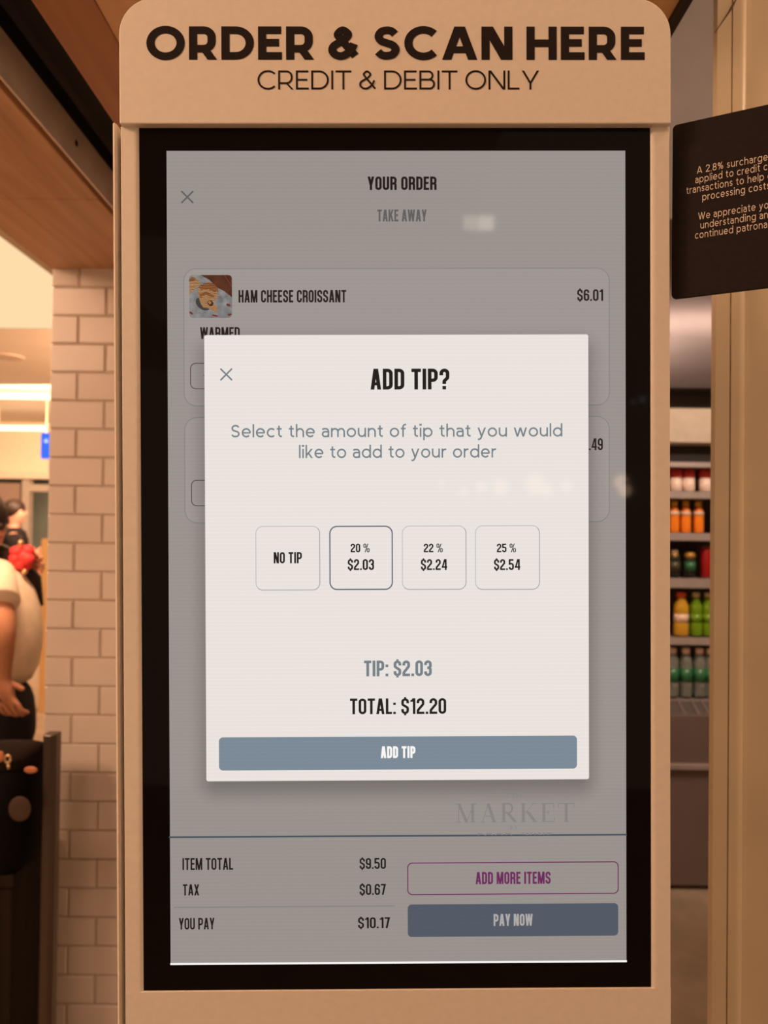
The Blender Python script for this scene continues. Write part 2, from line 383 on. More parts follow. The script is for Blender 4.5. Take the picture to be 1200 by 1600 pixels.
    if ch == 'r': w = .40; return w, rect(0, 0, t, XH) + path([(h, .28), (h, XH - h, .26), (w, XH - h)])
    if ch == 't': w = .44; return w, path([(.13 + h, .93), (.13 + h, h, .17), (w, h + .01)]) + rect(0, XH - t * .95, w - .02, XH)
    if ch == 'f': w = .42; return w, path([(.12 + h, 0), (.12 + h, 1.06 - h, .19), (w + .02, 1.06 - h)]) + rect(0, XH - t * .95, w - .02, XH)
    if ch == 'i': return t * 1.1, rect(0.05 * t, 0, 1.05 * t, XH) + rect(-.03, .90, t * 1.1 + .03, .90 + t * 1.15)
    if ch == 'l': return t, rect(0, 0, t, 1.06)
    if ch == 'k': w = .62; return w, rect(0, 0, t, 1.06) + diag(w - t * .65, XH, t * .6, .20, t * 1.3) + diag(w - t * .62, 0, w * .38, .42, t * 1.2)
    if ch == 'v': w = .70; return w, diag(t * .55, XH, w / 2, 0, t * 1.1) + diag(w - t * .55, XH, w / 2, 0, t * 1.1)
    if ch == 'y': w = .70; return w, diag(t * .55, XH, w / 2, 0, t * 1.1) + diag(w - t * .55, XH, w * .36, -.16, t * 1.1) + path([(w * .385, -.10), (w * .28, -.27 + h, .12), (.02, -.27 + h)])
    if ch == 'w': w = 1.10; return w, diag(t * .55, XH, w * .28, 0, t * 1.08) + diag(w / 2, XH, w * .28, 0, t * 1.08) + diag(w / 2, XH, w * .72, 0, t * 1.08) + diag(w - t * .55, XH, w * .72, 0, t * 1.08)
    if ch == 's': w = .54; return w, S_(w, XH)
    if ch == '.': return t * 1.1, rect(0, 0, t * 1.1, t * 1.1)
    if ch == '2':
        w = .72; return w, st(spline([(h, .72), (h + .1, .92), (w * .5, 1 - h), (w - h - .02, .84), (w - h - .06, .6), (w * .55, .36), (h, h)])) + rect(0, 0, w, t)
    if ch == '8': w = .72; return w, el(w / 2, .74, w / 2 - .03, .265) + el(w / 2, .275, w / 2, .285)
    if ch == '%': w = 1.0; return w, el(.22, .74, .21, .26) + el(.78, .26, .21, .26) + diag(.25, 0, .75, 1, t)
    raise KeyError(ch)

def serif(ch, t):
    k = t * .28; s = .06
    def sf(x): return rect(x - t * .9, 0, x + t * .9, k) + rect(x - t * .9, 1 - k, x + t * .9, 1)
    def ft(x): return rect(x - t * .9, 0, x + t * .9, k)
    if ch == ' ': return .3, []
    if ch == 'M': w = 1.1; return w, diag(.14, 0, .16, 1, k) + diag(.16, 1, w * .52, 0, t * 1.1) + diag(w - .16, 1, w * .52, 0, k) + rect(w - .14 - t, 0, w - .14, 1) + ft(.14) + ft(w - .2) + rect(w - .3, 1 - k, w, 1) + rect(0, 1 - k, .2, 1)
    if ch == 'A': w = .9; return w, diag(.12, 0, w * .46, 1, k) + diag(w - .16, 0, w * .46, 1, t * 1.1) + rect(w * .26, .3, w * .7, .3 + k) + ft(.12) + ft(w - .16)
    if ch == 'R': w = .85; return w, rect(.08, 0, .08 + t, 1) + ribbon(fillet([(.08, 1 - k / 2), (.6, 1 - k / 2, .2), (.6, .5, .2), (.08, .5)], False), t * .6) + diag(w - .08, 0, .36, .5, t * 1.2) + ft(.15)
    if ch == 'K': w = .9; return w, rect(.08, 0, .08 + t, 1) + sf(.15) + diag(.2, .42, w - .2, 1, k) + diag(w - .12, 0, .38, .56, t * 1.2) + rect(w - .32, 1 - k, w - .05, 1) + ft(w - .12)
    if ch == 'E': w = .72; return w, rect(.08, 0, .08 + t, 1) + rect(0, 0, w, k) + rect(0, 1 - k, w * .95, 1) + rect(.1, .5, w * .6, .5 + k) + rect(w - k, 0, w, .25) + rect(w * .95 - k, .75, w * .95, 1) + rect(w * .6 - k, .4, w * .6, .64)
    if ch == 'T': w = .85; return w, rect(w / 2 - t / 2, 0, w / 2 + t / 2, 1) + rect(0, 1 - k, w, 1) + rect(0, .75, k, 1) + rect(w - k, .75, w, 1) + ft(w / 2)
    if ch == 'H': w = .9; return w, rect(.08, 0, .08 + t, 1) + rect(w - .08 - t, 0, w - .08, 1) + sf(.15) + sf(w - .15) + rect(.1, .48, w - .1, .48 + k)
    if ch == 'B': w = .75; return w, rect(.08, 0, .08 + t, 1) + ribbon(fillet([(.08, .97), (.5, .97, .2), (.5, .52, .2), (.08, .52)], False), k * 1.6) + ribbon(fillet([(.08, .52), (.6, .52, .2), (.6, .03, .2), (.08, .03)], False), k * 1.6)
    if ch == 'Y': w = .8; return w, diag(.1, 1, w / 2, .4, t) + diag(w - .1, 1, w / 2, .4, k) + rect(w / 2 - t / 2, 0, w / 2 + t / 2, .42) + ft(w / 2)
    return wide(ch, t * .8)

LAYER = []
def text_faces(txt, font, t, gap):
    LAYER.clear()
    x = 0; out = []
    for i, ch in enumerate(txt):
        w, q = font(ch, t)
        out += [[(px + x, py) for px, py in f] for f in q]; LAYER.extend(range(len(q)))
        x += w + (gap if ch != ' ' else gap * .6)
    return x - gap, out
def text_mesh(txt, font, t, gap, x0, x1, z0, z1, y):
    """letters between x0..x1, baseline z0, capital height up to z1, in the plane y, facing -y"""
    w, q = text_faces(txt, font, t, gap)
    bm = bmesh.new(); sx = (x1 - x0) / w; sz = z1 - z0
    for f, k in zip(q, list(LAYER)):
        vs = [bm.verts.new((x0 + px * sx, y - 4e-6 * k, z0 + py * sz)) for px, py in f]
        try: bm.faces.new(vs)
        except ValueError: pass
    for f in bm.faces:
        f.normal_update()
        if f.normal.y > 0: f.normal_flip()
    return bm
def flat_obj(name, bm, mat, parent, label=None):
    me = bpy.data.meshes.new(name); 
    for f in bm.faces:
        f.normal_update()
        if f.normal.y > 0: f.normal_flip()
    bm.to_mesh(me); bm.free()
    o = bpy.data.objects.new(name, me); COL.objects.link(o); o.parent = parent
    for mm in (mat if isinstance(mat, (list, tuple)) else [mat]): me.materials.append(mm)
    if label: o['label'] = label
    return o

# ------------------------------------------------------------------ materials of the place
M_tile = principled('glazed_tile', (0.84, 0.75, 0.68, 1), 0.22, noise=0.05, scale=5, spec=0.22)
M_grout = principled('grout', (0.46, 0.38, 0.31, 1), 0.9, noise=0.15, scale=60)
M_plank = wood('honey_plank', (0.54, 0.29, 0.14, 1), (0.74, 0.45, 0.235, 1))
M_brown = wood('brown_board', (0.40, 0.165, 0.062, 1), (0.50, 0.22, 0.09, 1))
M_light = wood('light_board', (0.78, 0.48, 0.22, 1), (0.86, 0.56, 0.28, 1))
M_black = principled('matt_black', (0.012, 0.010, 0.010, 1), 0.6)
M_track = principled('track_metal', (0.90, 0.77, 0.67, 1), 0.6, 0.0, noise=0.10, scale=12)
M_ceil = principled('ceiling_paint', (0.78, 0.66, 0.52, 1), 0.8, noise=0.03, scale=3)
M_floor = principled('floor_tile', (0.31, 0.24, 0.175, 1), 0.5, noise=0.15, scale=8)
M_wall = principled('wall_paint', (0.50, 0.42, 0.36, 1), 0.8, noise=0.04, scale=6)
M_taupe = principled('taupe_panel', (0.34, 0.30, 0.27, 1), 0.55, noise=0.05, scale=5)
M_far = principled('storefront_green', (0.17, 0.205, 0.18, 1), 0.6, noise=0.2, scale=2)
M_cream = principled('cream_enamel', (0.62, 0.53, 0.37, 1), 0.34, noise=0.06, scale=7, bump=0.12, bscale=35)
M_seam = principled('dark_seam', (0.10, 0.06, 0.03, 1), 0.8)
M_panel = principled('white_powder_coat', (0.80, 0.735, 0.645, 1), 0.48, noise=0.025, scale=160, bump=0.06, bscale=900)
M_vinyl = principled('black_vinyl', (0.020, 0.015, 0.014, 1), 0.75, spec=0.12)
M_bezel = principled('black_glass', (0.004, 0.003, 0.003, 1), 0.04, spec=0.16, noise=0.0)
M_steel = principled('brushed_steel', (0.55, 0.50, 0.46, 1), 0.30, 1.0, noise=0.10, scale=40, stretch=(1, 1, 0.06))
M_hood = principled('hood_steel', (0.20, 0.17, 0.17, 1), 0.30, 0.9, noise=0.06, scale=20, stretch=(0.05, 1, 1))

# ------------------------------------------------------------------ the room
def room(name, mat, *b):
    o = struct(new_obj(name, boxm(*b), mat)); return o
room('floor', M_floor, -6, 4, -2.6, 11.2, -0.10, 0)
bm = bmesh.new(); box(bm, -1.78, 0.42, -2.6, 11.2, 2.8, 2.9); box(bm, -6, -1.78, -7, 3.2, 2.8, 2.9); box(bm, -6, -1.78, 5.3, 11.2, 2.8, 2.9)
box(bm, 0.40, 4, -2.6, 11.2, 4.2, 4.3); box(bm, 0.40, 0.46, -2.6, 11.2, 2.9, 4.2)
struct(new_obj('ceiling', bm, M_ceil))
room('wall_front', M_far, -6, 4, 11.2, 11.3, 0, 4.2)
room('wall_cooler_side', M_taupe, 0.42, 4, 4.22, 4.32, 0, 4.2)

# tiled wall behind the kiosk: bevelled glazed tiles on grout
YT = 2.13
XE = at(74, 800, YT).x
ZS = at(130, 420, YT).z
bm = bmesh.new()
box(bm, XE + 0.002, 0.10, YT + 0.006, YT + 0.30, 0, 2.8)
PZ, PX = 0.0791, 0.1560
z_ref = at(125, 448.5, YT).z; xa = at(122, 515, YT).x; xb = at(166, 470, YT).x
mats_faces = []
row = 0
zt = z_ref
k0 = -int(z_ref / PZ) - 1
tiles = bmesh.new()
for k in range(k0, 9):
    z0 = z_ref + k * PZ + 0.0013; z1 = z0 + PZ - 0.0026
    z0 = max(z0, 0.0)
    if z0 > 2.75 or z1 < 0.02: continue
    ref = xb if k % 2 else xa
    n0 = math.floor((XE - ref) / PX) - 1
    for n in range(n0, n0 + 12):
        a = ref + n * PX + 0.0013; b = a + PX - 0.0026
        a = max(a, XE); b = min(b, 0.10)
        if b - a < 0.008: continue
        t1, t2 = random.gauss(0, 0.0006), random.gauss(0, 0.0006)
        e = 0.0035; y = YT
        o = [tiles.verts.new(p) for p in ((a, y + .006, z0), (b, y + .006, z0), (b, y + .006, z1), (a, y + .006, z1))]
        i = [tiles.verts.new(p) for p in ((a + e, y - t1 - t2, z0 + e), (b - e, y + t1 - t2, z0 + e), (b - e, y + t1 + t2, z1 - e), (a + e, y - t1 + t2, z1 - e))]
        tiles.faces.new(i)
        for q in range(4): tiles.faces.new((o[q], o[(q + 1) % 4], i[(q + 1) % 4], i[q]))
tm = bpy.data.meshes.new('tmp'); tiles.to_mesh(tm); tiles.free()
nf = len(bm.faces); bm.from_mesh(tm); bm.faces.ensure_lookup_table()
for f in bm.faces[nf:]: f.material_index = 1
struct(new_obj('wall_tiled', bm, [M_grout, M_tile]))

# timber soffit with a recessed track slot
def soffit(name, mat, x0, x1, y0, y1, z0, z1): return struct(new_obj(name, boxm(x0, x1, y0, y1, z0, z1), mat, bevel=0.002))
Y0, Y1 = 0.76, YT + 0.004
def sx(px, py): # crosswise position of a soffit line
    d = ray(px, py); return (CAM + d * ((ZS - 1.5) / d.z)).x
xs_edge = sx(40, 389); xs_slot = sx(90, 240); xs_track = sx(90, 225.5); xs_br = sx(110, 92); xs_lt = sx(167, 37)
d_ = ray(150, 312); yj = (CAM + d_ * ((ZS - 1.5) / d_.z)).y
bm = bmesh.new(); box(bm, xs_edge, xs_slot, Y0, yj - 0.0008, ZS, ZS + 0.05); box(bm, xs_edge, xs_slot, yj + 0.0008, Y1, ZS, ZS + 0.05)
struct(new_obj('ceiling_soffit', bm, M_plank, bevel=0.0015))
soffit('ceiling_brown_board', M_brown, xs_br, xs_lt, Y0, Y1, ZS, ZS + 0.04)
bm = bmesh.new(); box(bm, xs_lt + 0.001, 0.384, Y0, Y1, ZS + 0.002, ZS + 0.04)
struct(new_obj('ceiling_light_board', bm, M_light))
bm = bmesh.new(); box(bm, 0.385, 0.394, Y0, Y1, ZS - 0.012, ZS + 0.05); struct(new_obj('trim_1', bm, M_black))
bm = bmesh.new(); box(bm, xs_track - 0.30, xs_br + 0.05, Y0, Y1, ZS + 0.13, ZS + 0.15); box(bm, xs_br + 0.002, xs_br + 0.01, Y0, Y1, ZS + 0.041, ZS + 0.13); struct(new_obj('ceiling_slot_top', bm, M_black))
trk = empty('lighting_track', (xs_track, Y0, ZS), 'pale metal channel running along the dark slot in the wooden soffit', 'track')
bm = bmesh.new(); box(bm, -0.002, 0, 0, Y1 - Y0, 0.003, 0.080); box(bm, -0.002, 0.003, 0, Y1 - Y0, 0.0, 0.003)
new_obj('channel', bm, M_track, trk)
bm = bmesh.new(); d_ = ray(119, 224); P = CAM + d_ * ((xs_track) / d_.x)
bmesh.ops.create_cone(bm, cap_ends=True, segments=16, radius1=0.006, radius2=0.006, depth=0.002, matrix=Matrix.Translation((0.0005, P.y - Y0, P.z - ZS)) @ Matrix.Rotation(math.pi / 2, 4, 'Y'))
new_obj('screw_hole', bm, M_black, trk)
bm = bmesh.new(); box(bm, -0.010, -0.007, 0, Y1 - Y0, 0.085, 0.125); new_obj('cover_strip', bm, M_black, trk)

# right: cream enamelled metal door frame
YD = 1.0
xL = at(1113, 800, YD).x; x1 = at(1140, 800, YD).x; x2 = at(1166, 800, YD).x
def xy_arc(cx, cy, r, a0, a1, n=6): return [(cx + r * math.cos(math.radians(a0 + (a1 - a0) * i / n)), cy + r * math.sin(math.radians(a0 + (a1 - a0) * i / n))) for i in range(n + 1)]
prof = [(xL + 0.09, YD + 0.16), (xL, YD + 0.006)] + [(xL + 0.003, YD)] + [(x1 - 0.0009, YD), (x1 - 0.0009, YD + 0.004), (x1 + 0.0009, YD + 0.004), (x1 + 0.0009, YD)]
prof += [(x2 - 0.014, YD)] + xy_arc(x2 - 0.012, YD + 0.014, 0.014, -90, 0, 10) + [(x2 + 0.0035, YD + 0.0185), (x2 + 0.012, YD + 0.019), (x2 + 0.45, YD + 0.019), (x2 + 0.45, YD + 0.16)]
bm = bmesh.new(); prism_xy(bm, prof, 0, 3.0); df = struct(new_obj('door_1', bm, M_cream))
bm = bmesh.new(); a, b = at(1117, 51, YD), at(1139, 19, YD); c, e = at(1143, 12, YD), at(1152, -4, YD)
tube(bm, [(a.x, YD - 0.0002, a.z), (b.x, YD - 0.0002, b.z), (c.x, YD - 0.0002, c.z), (e.x, YD - 0.0002, e.z)], [0.0005, 0.0011, 0.0016, 0.0006], 8)
new_obj('mitre_joint', bm, M_seam, df)
room('wall_door_side', M_wall, x2 + 0.45, 4, YD + 0.02, YD + 0.16, 0, 4.2)

# ------------------------------------------------------------------ kiosk
KR = Euler((0.02061883, -0.01569503, 0.00629074), 'XYZ')
KC = Vector((0.0123953, 0.67146863, 1.46945154))   # centre of the display
KM = KR.to_matrix(); KMi = KM.transposed()
ZB = 1.462
kiosk = empty('ordering_kiosk', KC + KM @ Vector((0, 0, -ZB)), 'white self-service ordering kiosk with a tall touchscreen, standing in front of the tiled wall', 'kiosk', rot=KR)
def on_k(px, py, yl=0.0):
    d = KMi @ ray(px, py); o = KMi @ (CAM - KC); t = (yl - o.y) / d.y
    p = o + d * t; return p.x, p.z
def kpart(o): o.location = (0, 0, ZB); return o
YF = -0.0018
xl, _ = on_k(192, 870, YF); xr, _ = on_k(1047.5, 870, YF); xil, _ = on_k(222.5, 870, YF); xir, _ = on_k(1015.5, 870, YF)
_, zt = on_k(620, 196, YF); _, zb = on_k(620, 1547, YF)
ZBOT = -0.72
def rail(x_out, x_in, name):
    s = 1 if x_in > x_out else -1; r = 0.0055
    yr = YF + 0.00003
    prof = [(x_out, 0.03), (x_out, yr + 0.0008), (x_out + s * 0.0008, yr)]
    prof += [(x_in - s * r + s * r * math.sin(math.radians(a)), yr + r - r * math.cos(math.radians(a))) for a in range(0, 91, 15)] + [(x_in, 0.03)]
    bm = bmesh.new(); prism_xy(bm, prof, zb - 0.003, zt - 0.001)
    return kpart(new_obj(name, bm, M_panel, kiosk))
rail(xl, xil, 'side_rail'); rail(xr, xir, 'side_rail')
bm = bmesh.new(); box(bm, xl, xr, YF, 0.03, ZBOT, zb)
# the lower panel passes between the foot of the two rails
kpart(new_obj('bottom_panel', bm, M_panel, kiosk, bevel=0.0004))
YH = -0.0078
hx0, hz0 = on_k(186.5, 193, YH); hx1, _ = on_k(1048.5, 193, YH); _, hz1 = on_k(620, -4, YH)
poly = round_rect(hx0, hz0, hx1, hz1, 0.031, 12, (0, 0, 1, 1))
bm = bmesh.new(); prism_xz(bm, poly, YH, YH + 0.05)
header = kpart(new_obj('header_panel', bm, M_panel, kiosk, bevel=0.001))
def hdr(name, txt, t, gap, x0, x1, ytop, ybase):
    a, zb_ = on_k(x0, ybase, YH); b, zt_ = on_k(x1, ytop, YH)
    return flat_obj(name, text_mesh(txt, wide, t, gap, a, b, zb_, zt_, YH - 0.0003), M_vinyl, header, 'black lettering')
hdr('heading_lettering', 'ORDER_&_SCAN_HERE', 0.228, 0.115, 229, 1007, 42, 93.5)
hdr('subheading_lettering', 'CREDIT_&_DEBIT_ONLY', 0.096, 0.125, 402.5, 842, 110.5, 140)
# bezel glass, back shell, side plate, stand
bx0, bz0 = on_k(222.5, 1548, 0.0); bx1, bz1 = on_k(1015.5, 195, 0.0)
kpart(new_obj('glass_bezel', boxm(bx0, bx1, 0.0, 0.006, bz0, bz1), M_bezel, kiosk))
kpart(new_obj('back_shell', boxm(xl + 0.002, xr - 0.002, 0.0305, 0.075, ZBOT + 0.002, hz0 + 0.02), M_panel, kiosk, bevel=0.004))
sx0, _ = on_k(180, 870, 0.004); 
_, sz1 = on_k(186, 193, 0.004)
bm = bmesh.new(); prism_xy(bm, [(sx0, 0.004), (sx0 + 0.002, 0.002), (sx0 + 0.003, 0.006), (sx0 + 0.003, 0.055), (sx0, 0.055)], ZBOT + 0.002, sz1)
kpart(new_obj('side_plate', bm, M_panel, kiosk))
kpart(new_obj('side_gap', boxm(sx0 + 0.0031, xl - 0.0002, 0.02, 0.05, ZBOT + 0.002, sz1 - 0.004), M_black, kiosk, label='black recess between the side plate and the rail'))
kpart(new_obj('pedestal', boxm(-0.10, 0.10, 0.012, 0.07, -ZB + 0.02, ZBOT + 0.001), M_panel, kiosk, bevel=0.004))
kpart(new_obj('base_plate', boxm(-0.22, 0.22, -0.16, 0.24, -ZB + 0.008, -ZB + 0.02), M_panel, kiosk, bevel=0.004))

# the touchscreen and what it shows
sa = on_k(260, 236); sb = on_k(977, 1504)
SX0, SX1, SZ0, SZ1 = -0.19935, 0.19935, -0.3544, 0.3544
dx0, dz0 = on_k(323, 1220); dx1, dz1 = on_k(918.5, 523)
def dialog_shadow(nt, sp, strength):
    """the interface draws a soft drop shadow of its dialog window"""
    def mth(op, a, b=None, c=None):
        n = nt.nodes.new('ShaderNodeMath'); n.operation = op
        for i, v in enumerate((a, b, c)):
            if v is None: continue
            if isinstance(v, (int, float)): n.inputs[i].default_value = v
            else: nt.links.new(v, n.inputs[i])
        return n.outputs[0]
    cx, cz = (dx0 + dx1) / 2, (dz0 + dz1) / 2 - 0.008
    hx, hz = (dx1 - dx0) / 2 - 0.010, (dz1 - dz0) / 2 - 0.010
    qx = mth('MAXIMUM', mth('SUBTRACT', mth('ABSOLUTE', mth('SUBTRACT', sp.outputs['X'], cx)), hx), 0.0)
    qz = mth('MAXIMUM', mth('SUBTRACT', mth('ABSOLUTE', mth('SUBTRACT', sp.outputs['Z'], cz)), hz), 0.0)
    d = mth('SQRT', mth('ADD', mth('MULTIPLY', qx, qx), mth('MULTIPLY', qz, qz)))
    mr = nt.nodes.new('ShaderNodeMapRange'); mr.interpolation_type = 'SMOOTHSTEP'
    nt.links.new(d, mr.inputs[0]); mr.inputs[1].default_value = 0.0; mr.inputs[2].default_value = 0.027; mr.inputs[3].default_value = 0.56; mr.inputs[4].default_value = 1.0
    return mth('MULTIPLY', strength, mr.outputs[0])
D_page = display('shown_page_grey', rgb(154, 147, 142), True, dialog_shadow)
D_card = display('shown_card_grey', rgb(158, 151, 147), False, dialog_shadow)
D_edge = display('shown_card_edge', rgb(139, 134, 132), False, dialog_shadow)
D_ink = display('shown_ink', rgb(30, 25, 27))
D_soft = display('shown_soft_ink', rgb(97, 96, 97))
D_dlg = display('shown_dialog_white', rgb(236, 229, 224), True)
D_dink = display('shown_dialog_ink', rgb(22, 22, 24))
D_dsoft = display('shown_dialog_soft', rgb(116, 129, 137))
D_line = display('shown_outline_light', rgb(198, 196, 195))
D_line2 = display('shown_outline_shade', rgb(172, 172, 174))
D_sel = display('shown_outline_dark', rgb(92, 103, 122))
D_btn = display('shown_button_slate', rgb(122, 139, 152))
D_white = display('shown_white', rgb(252, 250, 248))
D_pay = display('shown_button_dark', rgb(82, 91, 103))
D_paytx = display('shown_pay_text', rgb(176, 172, 170))
D_rule = display('shown_rule', rgb(70, 82, 93))
D_thin = display('shown_thin_rule', rgb(128, 123, 122))
D_purple = display('shown_purple', rgb(110, 44, 96))
D_plum = display('shown_plum', rgb(88, 58, 76))
D_logo = display('shown_logo', rgb(137, 132, 130))

def panel(name, mat, x0, z0, x1, z1, r, y, parent, label=None, n=8):
    bm = bmesh.new(); bm.faces.new([bm.verts.new((x, y, z)) for x, z in round_rect(x0, z0, x1, z1, r, n)])
    return flat_obj(name, bm, mat, parent, label)
def ppx(p0, p1):   # photo corners (top-left, bottom-right) to display corners
    x0, z1 = on_k(*p0); x1, z0 = on_k(*p1); return x0, z0, x1, z1
def outline(name, mats, p0, p1, r, t, y, parent, label=None, shade=False, fill=None):
    x0, z0, x1, z1 = ppx(p0, p1); pts = round_rect(x0, z0, x1, z1, r, 8)
    bm = bmesh.new()
    if fill is not None:
        f = bm.faces.new([bm.verts.new((x, y + 0.00004, z)) for x, z in pts]); f.material_index = fill
    q = ribbon(pts, t, True); cx, cz = (x0 + x1) / 2, (z0 + z1) / 2
    for k in q:
        f = bm.faces.new([bm.verts.new((x, y, z)) for x, z in k])
        mx = sum(p[0] for p in k) / 4; mz = sum(p[1] for p in k) / 4
        f.material_index = 1 if shade and ((mx - cx) - (mz - cz) > 0) else 0
    return flat_obj(name, bm, mats, parent, label)
def line_obj(name, mat, p0, p1, t, y, parent):
    a = on_k(*p0); b = on_k(*p1); bm = bmesh.new()
    for k in ribbon([a, b], t): bm.faces.new([bm.verts.new((x, y, z)) for x, z in k])
    return flat_obj(name, bm, mat, parent)
def cross(name, mat, c, r, t, y, parent):
    x, z = on_k(*c); bm = bmesh.new(); r *= 0.000556
    for s in (1, -1):
        for k in ribbon([(x - r, z - s * r), (x + r, z + s * r)], t): bm.faces.new([bm.verts.new((a, y, b)) for a, b in k])
    return flat_obj(name, bm, mat, parent)
def tx(name, txt, mat, x0, x1, yt, yb, y, parent, t=0.155, gap=0.075, font=narrow, label=None):
    xm = (x0 + x1) / 2; a, _ = on_k(x0, yb); b, _ = on_k(x1, yb); _, z0 = on_k(xm, yb); _, z1 = on_k(xm, yt)
    return flat_obj(name, text_mesh(txt, font, t, gap, a, b, z0, z1, y), mat, parent, label)
y1, y2, y3, y4, y5 = -0.0003, -0.0005, -0.0008, -0.0011, -0.0014
screen = kpart(panel('screen', D_page, SX0, SZ0, SX1, SZ1, 0, y1, kiosk, 'grey order page shown on the touchscreen'))
cross('close_icon', D_soft, (293, 308.5), 9.3, 0.0014, y3, screen)
tx('page_title', 'YOUR ORDER', D_ink, 574.5, 682, 276.5, 297.5, y3, screen, 0.165)
tx('page_subtitle', 'TAKE AWAY', D_soft, 589.5, 666.5, 328, 346.5, y3, screen, 0.16)
outline('order_card', [D_edge, D_edge, D_card], (287, 420), (952, 633), 0.011, 0.0009, y2, screen, 'upper order card, with the croissant picture', fill=2)
outline('order_card', [D_edge, D_edge, D_card], (288.5, 652.5), (952, 815), 0.011, 0.0009, y2, screen, 'lower order card, mostly behind the tip dialog', fill=2)
tx('item_name', 'HAM CHEESE CROISSANT', D_ink, 373, 541, 453.5, 473, y3, screen, 0.16)
tx('item_price', '$6.01', D_ink, 901.5, 942, 452.5, 470.5, y3, screen, 0.15, label='price of the croissant')
tx('item_option', 'WARMED', D_ink, 313, 375, 511.5, 530, y3, screen)
outline('quantity_button', [D_plum, D_plum], (298, 568), (395, 607.5), 0.0045, 0.0007, y3, screen, 'outlined quantity button in the upper card')
outline('quantity_button', [D_plum, D_plum], (299.5, 750.5), (396, 790), 0.0045, 0.0007, y3, screen, 'outlined quantity button in the lower card')
line_obj('minus_sign', D_plum, (318.5, 587), (334, 587), 0.0013, y3, screen)
line_obj('minus_sign', D_plum, (320, 769), (335, 769), 0.0013, y3, screen)
tx('item_price', '$3.49', D_ink, 901.5, 941.5, 685, 703.5, y3, screen, 0.15, label='price in the lower card, half hidden by the dialog')
# market watermark
tx('watermark', 'THE', D_logo, 789, 819, 1238, 1247, y3, screen, 0.16, 0.25, serif)
tx('watermark', 'MARKET', D_logo, 712, 897, 1254.5, 1284, y3, screen, 0.15, 0.18, serif)
tx('watermark', 'BY', D_logo, 797, 809, 1289, 1295, y3, screen, 0.16, 0.2, serif)
bm = text_mesh('FOOD  WINE', wide, 0.2, 0.25, on_k(746, 1302)[0], on_k(862, 1302)[0], on_k(800, 1309)[1], on_k(800, 1300.5)[1], y3)
bmesh.ops.bisect_plane(bm, geom=bm.verts[:] + bm.edges[:] + bm.faces[:], plane_co=(0, 0, on_k(800, 1304.2)[1]), plane_no=(0, 0, -1), clear_outer=True)
flat_obj('watermark', bm, D_logo, screen)
# photograph of the croissant on its card
def disp_tex(name, c1, c2, scale, kind='noise', dist=2.0):
    mt = display(name, c1); nt = mt.node_tree
    e = [n for n in nt.nodes if n.type == 'EMISSION'][0]; tc = [n for n in nt.nodes if n.type == 'TEX_COORD'][0]
    if kind == 'wave':
        n = nt.nodes.new('ShaderNodeTexWave'); n.inputs['Scale'].default_value = scale; n.inputs['Distortion'].default_value = dist; n.inputs['Detail'].default_value = 3
        n.bands_direction = 'Z'
    else:
        n = nt.nodes.new('ShaderNodeTexNoise'); n.inputs['Scale'].default_value = scale; n.inputs['Detail'].default_value = 5
    nt.links.new(tc.outputs['Object'], n.inputs['Vector'])
    r = nt.nodes.new('ShaderNodeValToRGB'); r.color_ramp.elements[0].color = c1; r.color_ramp.elements[1].color = c2
    r.color_ramp.elements[0].position = .3; r.color_ramp.elements[1].position = .7
    nt.links.new(n.outputs['Fac'], r.inputs['Fac']); nt.links.new(r.outputs['Color'], e.inputs[0])
    return mt
P_paper = disp_tex('shown_paper', rgb(104, 103, 104), rgb(146, 144, 144), 160)
P_board = disp_tex('shown_board', rgb(58, 30, 20), rgb(98, 52, 34), 90)
P_crust = disp_tex('shown_crust', rgb(98, 52, 28), rgb(150, 98, 58), 230, 'wave', 5)
P_pale = disp_tex('shown_pale_crust', rgb(126, 78, 42), rgb(184, 146, 104), 260, 'wave', 5)
P_dark = display('shown_dark_crust', rgb(66, 34, 18)); P_red = display('shown_red_crumb', rgb(112, 46, 40)); P_shadow = display('shown_picture_dark', rgb(62, 60, 60))
th = bmesh.new(); ox, oz = on_k(329.5, 463.5); u = 0.000556
def thumb(pts, mi, dy):
    f = th.faces.new([th.verts.new((ox + (x - 329.5) * u, y3 - dy, oz - (z - 463.5) * u)) for x, z in pts]); f.material_index = mi
def ell(cx, cy, rx, ry, rot=0, n=28, wob=0):
    r_ = math.radians(rot); o = []
    for i in range(n):
        a = 2 * math.pi * i / n; k = 1 + wob * math.sin(5 * a + 1)
        x, y = rx * k * math.cos(a), ry * k * math.sin(a); o.append((cx + x * math.cos(r_) - y * math.sin(r_), cy + x * math.sin(r_) + y * math.cos(r_)))
    return o
thumb([(329.5 + (x - ox) / u, 463.5 - (z - oz) / u) for x, z in round_rect(*ppx((296, 430), (363, 497)), 0.0033, 6)], 0, 0)
thumb([(314, 430.3), (358, 430.3), (361, 431.5), (362.7, 435), (362.7, 465), (350, 455), (338, 449), (328, 438)], 1, 3e-5)
thumb([(350, 430.5), (352, 430.5), (362.6, 447), (362.6, 450)], 5, 5e-5)
thumb(ell(318, 475, 13, 9, 35), 6, 3e-5)
thumb([(296.2, 436), (301, 433), (308, 436), (314, 442), (311, 447), (306, 451), (299, 458), (296.2, 461)], 3, 4e-5)
thumb([(296.2, 436), (301, 433), (307, 436), (304, 439), (298, 440), (296.2, 441)], 2, 5e-5)
thumb(ell(325, 455, 16, 13, -8, wob=.03), 2, 6e-5)
thumb([(309, 452), (317, 446), (330, 449), (341, 457), (340, 466), (334, 472), (337, 478), (341, 484), (338, 488.5), (331, 485), (326, 482), (318, 481), (314, 475), (311, 466)], 3, 7e-5)
